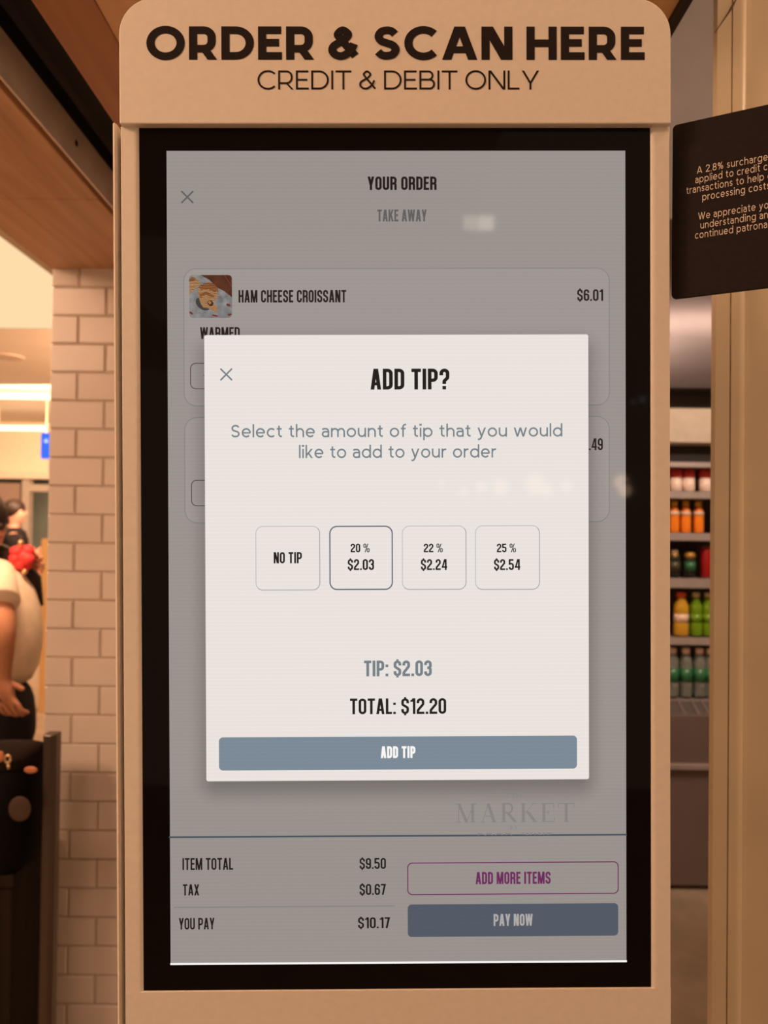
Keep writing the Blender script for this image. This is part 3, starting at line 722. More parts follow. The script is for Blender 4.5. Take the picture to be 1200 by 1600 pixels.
thumb([(311, 449), (318, 444), (331, 446), (340, 454), (336, 457), (325, 452), (315, 454)], 2, 8e-5)
thumb([(312, 460), (322, 456), (336, 463), (334, 466), (322, 461), (313, 465)], 2, 8e-5)
thumb(ell(329, 474, 5, 4, 40), 4, 9e-5); thumb(ell(328, 473, 3, 2.2, 40), 3, 10e-5)
thumb(ell(357, 477, 3.5, 2, 20), 5, 5e-5); thumb(ell(359, 492, 3, 1.6, -20), 5, 5e-5); thumb(ell(336, 493.5, 5, 1.5, 10), 5, 5e-5); thumb(ell(299, 489.5, 3.4, 1.6, 35), 5, 5e-5)
flat_obj('croissant_picture', th, [P_paper, P_board, P_crust, P_pale, P_dark, P_red, P_shadow], screen, 'small square picture of a golden croissant on grey paper')
# totals at the foot of the page
line_obj('footer_rule', D_rule, (264.5, 1307.5), (979, 1303.5), 0.0015, y3, screen)
for nm, s, x0, x1, a, b in (('total_caption', 'ITEM TOTAL', 285.5, 364.5, 1340, 1358.5), ('total_caption', 'TAX', 286, 311.5, 1381, 1398.5), ('total_caption', 'YOU PAY', 280, 335.5, 1433.5, 1451.5),
                            ('total_amount', '$9.50', 562, 603, 1340, 1357), ('total_amount', '$0.67', 562, 603, 1380.5, 1397.5), ('total_amount', '$10.17', 559.5, 609.5, 1432.5, 1449.5)):
    tx(nm, s, D_ink, x0, x1, a, b, y3, screen, 0.145, label='line reading ' + s)
line_obj('thin_rule', D_thin, (272, 1417), (617, 1414.5), 0.0007, y3, screen)
outline('add_items_button', [D_purple, D_purple], (637, 1348), (965.5, 1395), 0.004, 0.0009, y3, screen, 'outlined purple button')
tx('button_text', 'ADD MORE ITEMS', D_purple, 743, 860, 1361.5, 1380.5, y3, screen, 0.165, label='purple text in the outlined button')
b_ = ppx((637, 1412.5), (965.5, 1461)); panel('pay_button', D_pay, *b_, 0.0035, y3, screen, 'dark slate button')
tx('button_text', 'PAY NOW', D_paytx, 771, 832, 1427, 1445.5, y4, screen, 0.165, label='pale text in the slate button')
line_obj('bottom_strip', D_white, (266.5, 1505.5), (979, 1501), 0.0017, y3, screen)

# the dialog window on top of the page
dialog = kpart(panel('tip_dialog', D_dlg, dx0, dz0, dx1, dz1, 0.0017, y4 - 0.0002, kiosk, 'white tip dialog in the middle of the screen'))
ya, yb_ = y5, y5 - 0.0003
cross('close_icon', D_dsoft, (354, 585.5), 9, 0.0014, ya, dialog)
tx('dialog_title', 'ADD TIP?', D_dink, 579, 702, 576.5, 609, ya, dialog, 0.165)
tx('dialog_message', 'Select the amount of tip that you would', D_dsoft, 361.5, 878, 663.5, 683, ya, dialog, 0.13, 0.14, wide)
tx('dialog_message', 'like to add to your order', D_dsoft, 467.5, 775, 696, 715.5, ya, dialog, 0.13, 0.14, wide)
TIP = [(400, 500, 822.5, 921.5), (515.5, 613, 822.5, 920.5), (628.5, 728, 822, 920.5), (742.5, 842.5, 821.5, 920.5)]
for i, (x0, x1, a, b) in enumerate(TIP):
    outline('tip_button', [D_sel, D_sel] if i == 1 else [D_line, D_line2], (x0, a), (x1, b), 0.0062, 0.0011 if i == 1 else 0.0008, ya, dialog,
            ('pale outlined no tip button', 'tip button with the dark outline, selected', 'pale outlined button reading 22 %', 'pale outlined button reading 25 %')[i], shade=True)
tx('tip_text', 'NO TIP', D_dink, 428, 472, 862.5, 880, ya, dialog, 0.16)
for x, p, d in ((562.5, '20 %', '$2.03'), (676.5, '22 %', '$2.24'), (790.5, '25 %', '$2.54')):
    tx('percent_text', p, D_dink, x - 14.5, x + 15, 849.3, 862.7, ya, dialog, 0.155)
    tx('tip_text', d, D_dink, x - 19, x + 22, 873.5, 890.5, ya, dialog, 0.155)
tx('tip_line', 'TIP: $2.03', D_dsoft, 569, 674.5, 1031.5, 1056, ya, dialog, 0.165)
tx('total_line', 'TOTAL: $12.20', D_dink, 547, 697, 1090.5, 1115, ya, dialog, 0.15)
b_ = ppx((342.5, 1151.5), (901, 1200)); panel('add_tip_button', D_btn, *b_, 0.0035, ya, dialog, 'slate blue button across the foot of the dialog')
tx('button_text', 'ADD TIP', D_white, 595, 649, 1165, 1183.5, yb_, dialog, 0.185, label='white text in the slate blue button')

# ------------------------------------------------------------------ black surcharge sign on the kiosk's right side
SL = at(1049.2, 467, 0.680); SLt = at(1049.2, 196, 0.680)
pr = at(1200, 457, 0.6435); ang = math.atan2(pr.y - SL.y, pr.x - SL.x)
SH = SLt.z - SL.z
sign = empty('surcharge_sign', SL, 'black flag sign with pale surcharge notice, fixed to the right side of the kiosk', 'sign', rot=(0, 0, ang))
M_sign = principled('black_acrylic', (0.018, 0.012, 0.012, 1), 0.6, noise=0.15, scale=200, spec=0.12)
M_stxt = principled('white_print', (0.78, 0.66, 0.54, 1), 0.6)
bm = bmesh.new(); prism_xz(bm, round_rect(0, 0, 0.172, SH, 0.004, 6), 0, 0.004)
sp_ = new_obj('sign_panel', bm, M_sign, sign, bevel=0.0004)
new_obj('bracket', boxm(0.004, 0.014, 0.004, 0.03, SH * 0.2, SH * 0.8), M_sign, sign, bevel=0.0008)
SRi = Matrix.Rotation(-ang, 3, 'Z')
def on_s(px, py):
    d = SRi @ ray(px, py); o = SRi @ (CAM - SL); t = -o.y / d.y; p = o + d * t; return p.x, p.z
LINES = [('A 2.8% surcharge is', 'A 2.8% surcharge', 1089, 271.5, 1199.5, 255), ('applied to credit card', 'applied to', 1086.5, 285, 1146, 278), ('transactions to help cover', 'transactions to help', 1072.5, 302, 1193.5, 287), ('processing costs.', 'processing', 1097.5, 313, 1164, 304),
         ('We appreciate your', 'We appreciate', 1091, 343.5, 1180.5, 332), ('understanding and', 'understanding', 1094.5, 358, 1181, 346), ('continued patronage.', 'continued', 1086, 373.5, 1145.5, 365)]
_, za = on_s(1093, 271); _, zg = on_s(1089, 373)
rows = [za - (za - zg) * k / 7.0 for k in (0, 1, 2, 3, 5, 6, 7)]
bm = bmesh.new()
for (s, pre, px, py, qx, qy), zz in zip(LINES, rows):
    x0, _ = on_s(px, py); xe, _ = on_s(qx, qy); SW = (xe - x0) / text_faces(pre, wide, 0.115, 0.21)[0]
    w, q_ = text_faces(s, wide, 0.115, 0.21)
    for f, k in zip(q_, list(LAYER)):
        pts = [(x0 + a * SW, -0.0003 - 4e-6 * k, zz + b * 0.0063) for a, b in f]
        if max(p[0] for p in pts) > 0.170: continue
        try: bm.faces.new([bm.verts.new(p) for p in pts])
        except ValueError: pass
flat_obj('notice_text', bm, M_stxt, sp_, 'pale printed lettering')

# ------------------------------------------------------------------ drinks cooler on the right
YC = 3.36
def cz(py, Y=YC, px=1082): return at(px, py, Y).z
def cx_(px, Y=YC, py=850): return at(px, py, Y).x
CX0, CX1 = 0.55, cx_(1150)
cool = empty('drinks_cooler', ((CX0 + CX1) / 2, YC + 0.3, 0), 'open stainless drinks cooler with stocked shelves, behind the kiosk on the right', 'cooler')
ccx, ccy = (CX0 + CX1) / 2, YC + 0.3
M_cin = principled('cooler_dark', (0.022, 0.017, 0.014, 1), 0.5)
M_cgrey = principled('cooler_grey', (0.30, 0.25, 0.23, 1), 0.5, 0.2, noise=0.08, scale=20)
M_cfront = principled('cooler_front', (0.15, 0.115, 0.10, 1), 0.45, 0.2, noise=0.06, scale=6)
M_cback = principled('cooler_back', (0.16, 0.125, 0.105, 1), 0.6, noise=0.35, scale=90)
def cpart(name, bm, mat, **k):
    o = new_obj(name, bm, mat, cool, **k); o.location = (-ccx, -ccy, 0); return o
prof = []
zh0, zh1 = cz(606), 2.98
for i in range(61):
    t = i / 60; z = zh0 + (zh1 - zh0) * t
    y = YC + 0.42 * (z - zh0) ** 2
    prof.append((y, z))
bm = bmesh.new(); prism_yz(bm, prof + [(YC + 0.55, zh1), (YC + 0.55, zh0)], CX0, CX1); cpart('hood', bm, M_hood, smooth=False)
cpart('upper_recess', boxm(CX0, CX1, YC + 0.10, YC + 0.5, cz(640), zh0 - 0.0005), M_cin)
bm = bmesh.new(); prism_yz(bm, [(YC + 0.02, cz(637)), (YC - 0.01, cz(641)), (YC, cz(691)), (YC + 0.03, cz(694)), (YC + 0.09, cz(694)), (YC + 0.09, cz(637))], CX0, CX1)
cpart('light_panel', bm, principled('pale_canopy', (0.62, 0.53, 0.43, 1), 0.5), smooth=False)
cpart('night_blind', boxm(CX0, CX1, YC + 0.06, YC + 0.5, cz(724), cz(695)), M_cin)
cpart('back_panel', boxm(CX0, CX1, YC + 0.5, YC + 0.56, 0.02, zh1), M_cback)
for x in (CX0 - 0.03, CX1): cpart('side_panel', boxm(x, x + 0.03, YC - 0.0, YC + 0.56, 0.02, zh0), M_cgrey)
# shelves: front lip top / bottom in the photograph
SHELF = [(722, 731), (768, 780), (833, 846), (904, 920), (997, 1009)]
for a, b in SHELF:
    zt_, zb_ = cz(a), cz(b)
    s_ = cpart('shelf', boxm(CX0, CX1, YC + 0.026, YC + 0.49, zb_ + 0.006, zt_ - 0.004), M_cgrey)
    bm = bmesh.new(); prism_yz(bm, [(YC + 0.025, zb_), (YC, zb_ + 0.004), (YC + 0.006, zt_), (YC + 0.025, zt_)], CX0, CX1)
    new_obj('price_rail', bm, M_cgrey, s_)
zd = cz(1096); cpart('deck', boxm(CX0, CX1, YC + 0.015, YC + 0.49, zd - 0.02, zd), M_cgrey)
bm = bmesh.new(); prism_yz(bm, [(YC - 0.16, cz(1119, YC - .16)), (YC + 0.014, zd - 0.002), (YC + 0.014, zd - 0.03), (YC - 0.16, cz(1119, YC - .16) - 0.03)], CX0, CX1)
cpart('air_grille', bm, principled('grille_grey', (0.17, 0.14, 0.14, 1), 0.5, 0.4))
zf = cz(1119, YC - .16)
bm = bmesh.new()
for x in (cx_(1062), cx_(1072) + .03, cx_(1098)):
    tube(bm, [(x - 0.06 + .03, YC - 0.155, zf + 0.004), (x, YC + 0.01, zd + 0.002)], 0.004, 6)
cpart('grille_bar', bm, M_cgrey)
cpart('front_panel', boxm(CX0, CX1, YC - 0.17, YC - 0.10, cz(1196, YC - .17), zf + 0.006), M_cfront, bevel=0.004)
cpart('bumper', boxm(CX0, CX1, YC - 0.19, YC - 0.10, cz(1204, YC - .19), cz(1195, YC - .19)), M_cgrey, bevel=0.004)
cpart('lower_panel', boxm(CX0, CX1, YC - 0.165, YC + 0.5, 0.022, cz(1204, YC - .17)), M_cfront)
cpart('kick_plate', boxm(CX0, CX1, YC - 0.12, YC + 0.5, 0.0, 0.021), M_cin)
room('wall_over_cooler', M_taupe, 0.46, 4, YC + 0.345, YC + 0.45, 2.985, 4.2)
room('wall_beside_cooler', M_taupe, CX1 + 0.04, 4, YC + 0.37, YC + 0.5, 0, 2.985)

# drinks on the shelves
def pm(name, c, r=0.3, **k): return principled(name, rgb(*c), r, **k)
B_white = pm('can_white', (240, 215, 200)); B_red = pm('can_red', (206, 50, 38)); B_orange = pm('juice_orange', (255, 140, 35)); B_yel = pm('cap_yellow', (235, 175, 50))
B_lab = pm('label_pale', (235, 205, 180)); B_dkgreen = pm('dark_green_glass', (38, 42, 26), 0.15); B_gold = pm('gold_foil', (205, 155, 75), 0.35, metal=0.4); B_cola = pm('deep_red_can', (165, 22, 26), 0.3)
B_ycap = pm('orange_cap', (255, 95, 35)); B_tea = pm('yellow_drink', (200, 155, 45), 0.15); B_lime = pm('lime_drink', (110, 150, 20), 0.15); B_lcap = pm('pale_cap', (215, 205, 150))
B_clear = pm('clear_plastic', (205, 215, 205), 0.1, trans=0.75); B_glab = pm('green_label', (45, 110, 70)); B_wcap = pm('white_cap', (255, 225, 205)); B_alu = pm('aluminium', (200, 190, 180), 0.3, metal=0.8); B_dlab = pm('dark_label', (70, 68, 48))
YB = YC + 0.065
def drink(name, px, pz_bottom, prof, mat, label, cat, group, parts=(), dy=0.0, z=None):
    x = cx_(px, YB + dy); zz = cz(pz_bottom) + 0.0005
    o = empty(name, (x, YB + dy, zz), label, cat, group)
    bm = bmesh.new(); lathe(bm, prof); new_obj('body', bm, mat, o, smooth=True)
    for nm, pr_, mt in parts:
        bm = bmesh.new(); lathe(bm, pr_); new_obj(nm, bm, mt, o, smooth=True)
    return o
R = 0.027
for px, w in ((1055, 'leftmost'), (1075, 'middle'), (1101, 'rightmost')):
    o = drink('drink_can', px, 768, [(R * .8, 0), (R, .006), (R, .062)], B_white, f'{w} of the three white cans with red tops on the top shelf', 'can', 'red and white cans on the top shelf',
              [('upper_band', [(R, .0622), (R, .095), (R * .82, .104)], B_red), ('lid', [(R * .82, .1042), (R * .80, .106), (R * .6, .1055)], B_alu)])
R = 0.0225
for px, w in ((1053, 'leftmost'), (1071, 'middle'), (1091, 'rightmost')):
    drink('juice_bottle', px, 833, [(R * .9, 0), (R, .006), (R, .055), (R * .93, .065), (R, .075), (R * .95, .095), (R * .55, .118)], B_orange, f'{w} of the three orange juice bottles with yellow caps on the second shelf', 'bottle', 'orange juice bottles',
          [('cap', [(R * .62, .1182), (R * .62, .141), (R * .5, .143)], B_yel), ('label', [(R * 1.02, .078), (R * 1.02, .094)], B_lab)])
R = 0.024
drink('green_bottle', 1054, 904, [(R, 0), (R, .08), (R * .9, .095), (R * .5, .105)], B_dkgreen, 'dark green bottle with a white cap, left on the third shelf', 'bottle', None,
      [('cap', [(R * .62, .1052), (R * .62, .120), (R * .4, .122)], B_wcap), ('foil', [(R * .93, .0935), (R * .6, .1051)], B_gold), ('label', [(R * 1.02, .03), (R * 1.02, .07)], B_dlab)])
drink('green_bottle', 1078, 904, [(R, 0), (R, .08), (R * .92, .088)], B_dkgreen, 'dark green bottle with gold foil, middle of the third shelf', 'bottle', None,
      [('foil', [(R * .97, .0882), (R * 1.02, .10), (R * .8, .112)], B_gold), ('label', [(R * 1.02, .03), (R * 1.02, .07)], B_glab)])
R = 0.028
drink('red_can', 1105, 904, [(R * .85, 0), (R, .006), (R, .125), (R * .85, .137)], B_cola, 'tall deep red can at the right end of the third shelf', 'can', None, [('lid', [(R * .84, .1372), (R * .8, .139)], B_alu)])
R = 0.033
def soda(px, body, cap, label, lab, dy=0.0, Rr=0.030):
    R = Rr; drink('soda_bottle', px, 997, [(R * .85, 0), (R, .01), (R, .05), (R * .93, .06), (R * .93, .10), (R, .112), (R * .95, .135), (R * .5, .165), (R * .42, .172)], body, label, 'bottle', None,
      [('cap', [(R * .6, .1722), (R * .6, .190), (R * .5, .1925)], cap), ('label', [(R * .96, .062), (R * .96, .098)], lab)], dy)
soda(1065, B_tea, B_ycap, 'yellow drink bottle with an orange cap on the fourth shelf', B_lab, 0, 0.033)
soda(1088, B_lime, B_lcap, 'lime green drink bottle beside the yellow one on the fourth shelf', B_lime, 0.0, 0.027)
soda(1107, B_lime, B_lcap, 'lime green drink bottle at the right end of the fourth shelf', B_lime, 0.0, 0.027)
R = 0.027
for px, w in ((1052, 'first from the left'), (1073, 'second from the left'), (1094, 'third from the left'), (1111, 'last on the right')):
    drink('water_bottle', px, 1093, [(R * .85, 0), (R, .008), (R, .145), (R * .9, .165), (R * .5, .188)], B_clear, f'clear water bottle with white cap on the bottom deck, {w}', 'bottle', 'water bottles on the bottom deck',
          [('cap', [(R * .62, .1882), (R * .62, .212), (R * .5, .2145)], B_wcap), ('label', [(R * 1.02, .065), (R * 1.02, .125)], B_glab)])

# ------------------------------------------------------------------ hall beyond the tiled wall, left
# brightly lit stretch of ceiling, its light put in as emission
M_glow = emit('ceiling_glow', (1.0, 0.72, 0.40, 1), 1.0)
lp = empty('glowing_ceiling', (-2.8, 4.25, 2.8), 'bright cream hall ceiling on the left, its lighting put in as glow', 'ceiling light')
new_obj('glow_slab', boxm(-1.0, 1.015, -1.0, 1.0, 0.005, 0.03), M_glow, lp)
bm = bmesh.new(); box(bm, -1.02, 1.02, -1.05, -1.0, 0, 0.06); box(bm, -1.02, 1.02, 1.0, 1.05, 0, 0.06); box(bm, 1.0155, 1.02, -1.0, 1.0, 0, 0.06)
new_obj('frame', bm, M_ceil, lp)
M_led = emit('led_white', (1.0, 0.80, 0.50, 1), 3.2)
M_cap = principled('lamp_end', (0.7, 0.55, 0.4, 1), 0.5)
def linear(px, py, Y, label):
    p = at(px, py, Y); o = empty('linear_light', (p.x - 1.6, Y, p.z), label, 'light', 'linear lights across the hall ceiling')
    bm = bmesh.new(); tube(bm, [(-1.6, 0, 0), (1.59, 0, 0)], 0.028, 12); new_obj('tube', bm, M_led, o, smooth=True)
    bm = bmesh.new(); tube(bm, [(1.5905, 0, 0), (1.6, 0, 0)], 0.030, 12); new_obj('end_cap', bm, M_cap, o)
    for x in (-1.0, 1.0): new_obj('bracket', boxm(x - 0.02, x + 0.02, -0.01, 0.01, 0.0285, 2.8 - p.z), M_cap, o)
linear(77, 619.5, 7.6, 'nearer of the two glowing linear lights under the hall ceiling')
linear(76, 669.5, 9.0, 'farther of the two glowing linear lights, just above the white fascia')
# round ceiling speaker
d = ray(10, 557); P = CAM + d * ((2.8 - 1.5) / d.z)
bm = bmesh.new(); lathe(bm, [(0.11, -0.012), (0.13, -0.010), (0.135, 0.0)], P.x, P.y, 2.8, 32)
sp = new_obj('ceiling_speaker', bm, principled('speaker_rim', (0.60, 0.46, 0.33, 1), 0.6)); tag(sp, 'round flat speaker set in the beige hall ceiling', 'speaker')
# fascia and shop fronts
zf0, zf1 = at(30, 737, 10.4).z, at(30, 674, 10.4).z
struct(new_obj('trim_2', boxm(-6, at(76, 700, 10.4).x, 10.4, 10.6, zf0, 2.8), principled('fascia_white', (0.88, 0.74, 0.56, 1), 0.6)))
struct(new_obj('trim_3', boxm(-6, -1.9, 10.35, 10.55, at(30, 748, 10.4).z, zf0 - 0.001), M_ceil))
M_brcol = principled('brown_column_paint', (0.30, 0.21, 0.165, 1), 0.6)
M_grcol = principled('grey_column_paint', (0.42, 0.36, 0.30, 1), 0.6)
xg0 = at(37, 800, 10.3).x; xg1 = at(46, 800, 10.3).x
struct(new_obj('wall_brown', boxm(-6, at(30, 800, 10.3).x, 10.3, 10.34, 0, at(20, 755, 10.3).z), M_brcol))
struct(new_obj('trim_4', boxm(xg0 - 0.02, xg1, 10.28, 10.4, 0, at(40, 750, 10.3).z), M_grcol))
struct(new_obj('trim_5', boxm(xg1, at(75, 800, 10.3).x, 10.28, 10.4, at(60, 768, 10.3).z, at(60, 757, 10.3).z), M_grcol))
# blue hanging blade sign
M_blue = emit('blue_sign_face', rgb(70, 120, 255), 1.0)
p = at(70, 717, 8.3); q = at(70, 676, 8.3)
bs = empty('blade_sign', (p.x, 8.3, p.z), 'small lit blue hanging sign with a white round mark, beside the tiled wall', 'sign')
H_ = q.z - p.z
bm = bmesh.new(); prism_xz(bm, round_rect(-0.046, 0, 0.09, H_, 0.02, 5), 0, 0.04); new_obj('sign_face', bm, M_blue, bs)
bm = bmesh.new(); prism_xz(bm, ell(0.012, H_ * 0.68, 0.022, 0.022), -0.003, -0.0005); new_obj('round_mark', bm, emit('white_mark', rgb(220, 235, 255)), bs)
new_obj('hanger', boxm(0.0, 0.012, 0.014, 0.026, H_, 2.8 - p.z), M_cap, bs)
# timber post at the counter beyond
p0 = at(62, 1000, 6.0); p1 = at(72, 1000, 6.0)
struct(new_obj('trim_6', boxm(p0.x, p1.x + 0.05, 6.0, 6.1, 0, at(66, 842, 6.0).z), wood('post_timber', (0.62, 0.36, 0.14, 1), (0.72, 0.46, 0.2, 1), 'Z')))

# steel end panel, timber bench and black bag in the lower left corner
YP = 1.86
px0, px1 = at(62, 1300, YP).x, at(83, 1300, YP).x; zp = at(78, 1149, YP).z
M_steel2 = principled('worn_steel', (0.12, 0.098, 0.08, 1), 0.32, 0.9, noise=0.12, scale=25, stretch=(1, 1, 0.1))
sc = empty('steel_end_panel', ((px0 + px1) / 2, YP + 0.1, 0), 'tall narrow stainless steel end panel standing in front of the tiled wall', 'panel')
hw = (px1 - px0) / 2
bm = bmesh.new(); prism_xy(bm, [(-hw, -0.09)] + [(-hw + 0.004, -0.098)] + [(hw - 0.010, -0.10), (hw - 0.004, -0.096), (hw, -0.088), (hw, -0.06), (-hw, -0.06)], 0.0, zp)
new_obj('panel', bm, M_steel2, sc, bevel=0.003)
new_obj('foot', boxm(-hw - 0.005, hw + 0.005, -0.103, -0.04, 0.0, 0.04), M_steel2, sc)
M_bench = wood('dark_bench', (0.012, 0.008, 0.0045, 1), (0.022, 0.014, 0.008, 1), 'Z', 1.0, 0.75)
M_bench.node_tree.nodes['Principled BSDF'].inputs['Specular IOR Level'].default_value = 0.15
zb_top = at(30, 1368, YP).z
bench = empty('timber_bench', (px0 - 0.605, YP + 0.1, 0), 'dark brown timber box bench at the left edge, beside the steel panel', 'bench')
new_obj('top', boxm(-0.55, 0.545, -0.10, 0.14, zb_top - 0.03, zb_top), M_bench, bench, bevel=0.003)
for k in range(4):
    a = -0.54 + k * 0.27; new_obj('front_board', boxm(a, a + 0.266, -0.085, 0.13, 0.0, zb_top - 0.0305), M_bench, bench, bevel=0.003)
# bag
M_bag = principled('black_leather', (0.005, 0.004, 0.004, 1), 0.7, spec=0.08, bump=0.2, bscale=60)
M_bagtop = principled('dark_brown_lining', (0.014, 0.008, 0.006, 1), 0.9, spec=0.1)
M_gold = principled('gold_metal', (0.75, 0.55, 0.30, 1), 0.3, 0.9)
M_otag = principled('orange_tag', (0.55, 0.20, 0.08, 1), 0.5)
M_patch = principled('brown_patch', (0.065, 0.037, 0.022, 1), 0.8)
YBG = YP + 0.02
bx = at(8, 1260, YBG).x; bz0 = zb_top + 0.002; bz1 = at(20, 1172, YBG).z
bag = empty('black_bag', (bx, YBG + 0.05, bz0), 'bulging black bag with gold ring and round brown patch on the timber bench', 'bag')
def loft(bm, rings, n=24, caps=True):
    L = None
    for (c, rx, ry) in rings:
        r = [bm.verts.new((c[0] + rx * math.cos(2 * math.pi * i / n), c[1] + ry * math.sin(2 * math.pi * i / n), c[2])) for i in range(n)]
        if L:
            for i in range(n): bm.faces.new((L[i], L[(i + 1) % n], r[(i + 1) % n], r[i]))
        elif caps: bm.faces.new(r[::-1])
        L = r
    if caps: bm.faces.new(L)
hb = bz1 - bz0; rw = at(52, 1260, YBG).x - bx
bm = bmesh.new(); loft(bm, [((0, 0, 0), rw * .55, .07), ((0, 0, .012), rw * .86, .085), ((0, 0, .05), rw * .98, .095), ((0, 0, hb * .5), rw, .10), ((0, 0, hb * .8), rw * .99, .085), ((0, 0, hb * .93), rw * .97, .06), ((0, 0, hb), rw * .9, .03)], 28)
new_obj('body', bm, M_bag, bag, smooth=True)
bm = bmesh.new(); loft(bm, [((0, 0, hb * .86), rw * .995, .083), ((0, 0, hb * .94), rw * .985, .065), ((0.004, 0, hb * 1.0), rw * .95, .04), ((0, 0, hb * 1.02), rw * .85, .02)], 28)
new_obj('rim', bm, M_bagtop, bag, smooth=True)
def on_bag(px, py, dy): p = at(px, py, YBG + 0.05 + dy); return (p.x - bx, dy, p.z - bz0)
bm = bmesh.new(); c = Vector(on_bag(12, 1186, -0.085)); tube(bm, [c + Vector((0.007 * math.cos(a * .5236), 0, 0.009 * math.sin(a * .5236))) for a in range(13)], 0.0025, 8); new_obj('ring', bm, M_gold, bag, smooth=True)
bm = bmesh.new(); c = Vector(on_bag(13, 1194, -0.088)); tube(bm, [c, c + Vector((0.001, 0, -0.012))], [0.004, 0.003], 8); new_obj('clasp', bm, M_gold, bag, smooth=True)
bm = bmesh.new(); ball(bm, on_bag(48, 1203, -0.07), 0.011, 1.5, 0.3, 0.75); new_obj('tag', bm, M_otag, bag, smooth=True)
bm = bmesh.new(); ball(bm, on_bag(1, 1182, -0.08), 0.011, 0.8, 0.3, 1.2); new_obj('tag', bm, M_otag, bag, smooth=True)
bm = bmesh.new(); ball(bm, on_bag(31, 1264, -0.098), 0.027, 1, 0.16, 1.1, 24, 12); new_obj('patch', bm, M_patch, bag, smooth=True, label='round brown patch')

# ------------------------------------------------------------------ people
def pmt(name, c, rough=0.6, **k): return principled(name, c, rough, **k)
M_skin = pmt('skin', (0.52, 0.24, 0.135, 1), 0.5, spec=0.3); M_skin2 = pmt('rosy_skin', (0.58, 0.27, 0.19, 1), 0.5, spec=0.3)
M_shirt = pmt('cream_cotton', (0.90, 0.76, 0.58, 1), 0.85, bump=0.3, bscale=40); M_trous = pmt('black_cotton', (0.012, 0.010, 0.010, 1), 0.9, spec=0.15)
M_hair = pmt('dark_hair', (0.022, 0.012, 0.008, 1), 0.5, spec=0.3, stretch=(1, 1, .1)); M_eye = pmt('eye', (0.03, 0.02, 0.015, 1), 0.2); M_shoe = pmt('dark_shoe', (0.02, 0.018, 0.018, 1), 0.6)
M_lip = pmt('lip', (0.42, 0.13, 0.10, 1), 0.4)
def skin_obj(name, nodes, edges, mat, parent, root=0, sub=2):
    me = bpy.data.meshes.new(name); keys = list(nodes); idx = {k: i for i, k in enumerate(keys)}
    me.from_pydata([nodes[k][0] for k in keys], [(idx[a], idx[b]) for a, b in edges], [])
    o = bpy.data.objects.new(name, me); COL.objects.link(o); o.parent = parent; me.materials.append(mat)
    sk = o.modifiers.new('skin', 'SKIN'); sk.use_smooth_shade = True
    ly = me.skin_vertices[0].data if me.skin_vertices else None
    for i, k in enumerate(keys):
        r = nodes[k][1]; ly[i].radius = r if isinstance(r, tuple) else (r, r); ly[i].use_root = (i == root); ly[i].use_loose = False
    sb = o.modifiers.new('sub', 'SUBSURF'); sb.levels = sub; sb.render_levels = sub
    return o
def hand_nodes(nodes, edges, key, wrist, d, side, curl, s=1.0):
    """palm, four unequal bent fingers and a thumb from the side of the palm; d = finger direction, side = thumb side, curl = towards the palm"""
    d = Vector(d).normalized(); side = Vector(side).normalized(); curl = Vector(curl).normalized()
    w = Vector(wrist); p = w + d * 0.05 * s
    nodes[key + 'p'] = (p, 0.022 * s); edges.append((key, key + 'p'))
    for i, (off, ln) in enumerate(((0.030, .070), (0.010, .080), (-0.010, .075), (-0.030, .058))):
        b = p + side * off * s + d * 0.04 * s; k1 = key + 'f%d' % i
        nodes[k1] = (b, 0.010 * s); edges.append((key + 'p', k1))
        m_ = b + (d * .85 + curl * .35).normalized() * ln * .45 * s; nodes[k1 + 'm'] = (m_, 0.0085 * s); edges.append((k1, k1 + 'm'))
        e = m_ + (d * .45 + curl * .9).normalized() * ln * .5 * s; nodes[k1 + 'e'] = (e, 0.0070 * s); edges.append((k1 + 'm', k1 + 'e'))
    t = w + d * .02 * s + side * .030 * s; nodes[key + 't'] = (t, 0.012 * s); edges.append((key + 'p', key + 't'))
    t2 = t + (side * .6 + d * .7 + curl * .3).normalized() * .045 * s; nodes[key + 'u'] = (t2, 0.009 * s); edges.append((key + 't', key + 'u'))

# the nearer person, side on at the left edge, in a cream T-shirt
YQ = 2.9
def q(px, py, dy=0.0): return at(px, py, YQ + dy)
o1 = at(2, 1105, YQ); base = Vector((o1.x, YQ, 0))
per = empty('person', base, 'person in a cream T-shirt and black trousers with long dark hair, reaching forward', 'person')
def L(v): v = Vector(v); return (v.x - base.x, v.y - base.y, v.z)
N = {}; E_ = []
N['pel'] = (L(q(2, 1105)), (0.115, 0.135)); N['wai'] = (L(q(-2, 1040)), 0.085); N['che'] = (L(q(-4, 950)), (0.105, 0.12)); N['nec'] = (L(q(-24, 880)), 0.055); N['nk2'] = (L(q(-28, 862)), 0.05)
N['jaw'] = (L(q(-28, 842)), 0.068); N['hea'] = (L(q(-32, 812)), 0.088); N['top'] = (L(q(-36, 790)), 0.066); N['nos'] = (L(q(2, 833)), 0.012); N['chn'] = (L(q(-4, 850)), 0.026)
E_ += [('pel', 'wai'), ('wai', 'che'), ('che', 'nec'), ('nec', 'nk2'), ('nk2', 'jaw'), ('jaw', 'hea'), ('hea', 'top'), ('jaw', 'nos'), ('jaw', 'chn')]
N['sn'] = (L(q(-8, 905, -.15)), 0.055); N['en'] = (L(q(4, 985, -.255)), 0.050); N['wn'] = (L(q(4, 1062, -.23)), 0.029)
N['sf'] = (L(q(-14, 898, .16)), 0.055); N['ef'] = (L(q(-14, 862, .14)), 0.042); N['wf'] = (L(q(18, 868, .08)), 0.026)
E_ += [('che', 'sn'), ('sn', 'en'), ('en', 'wn'), ('che', 'sf'), ('sf', 'ef'), ('ef', 'wf')]
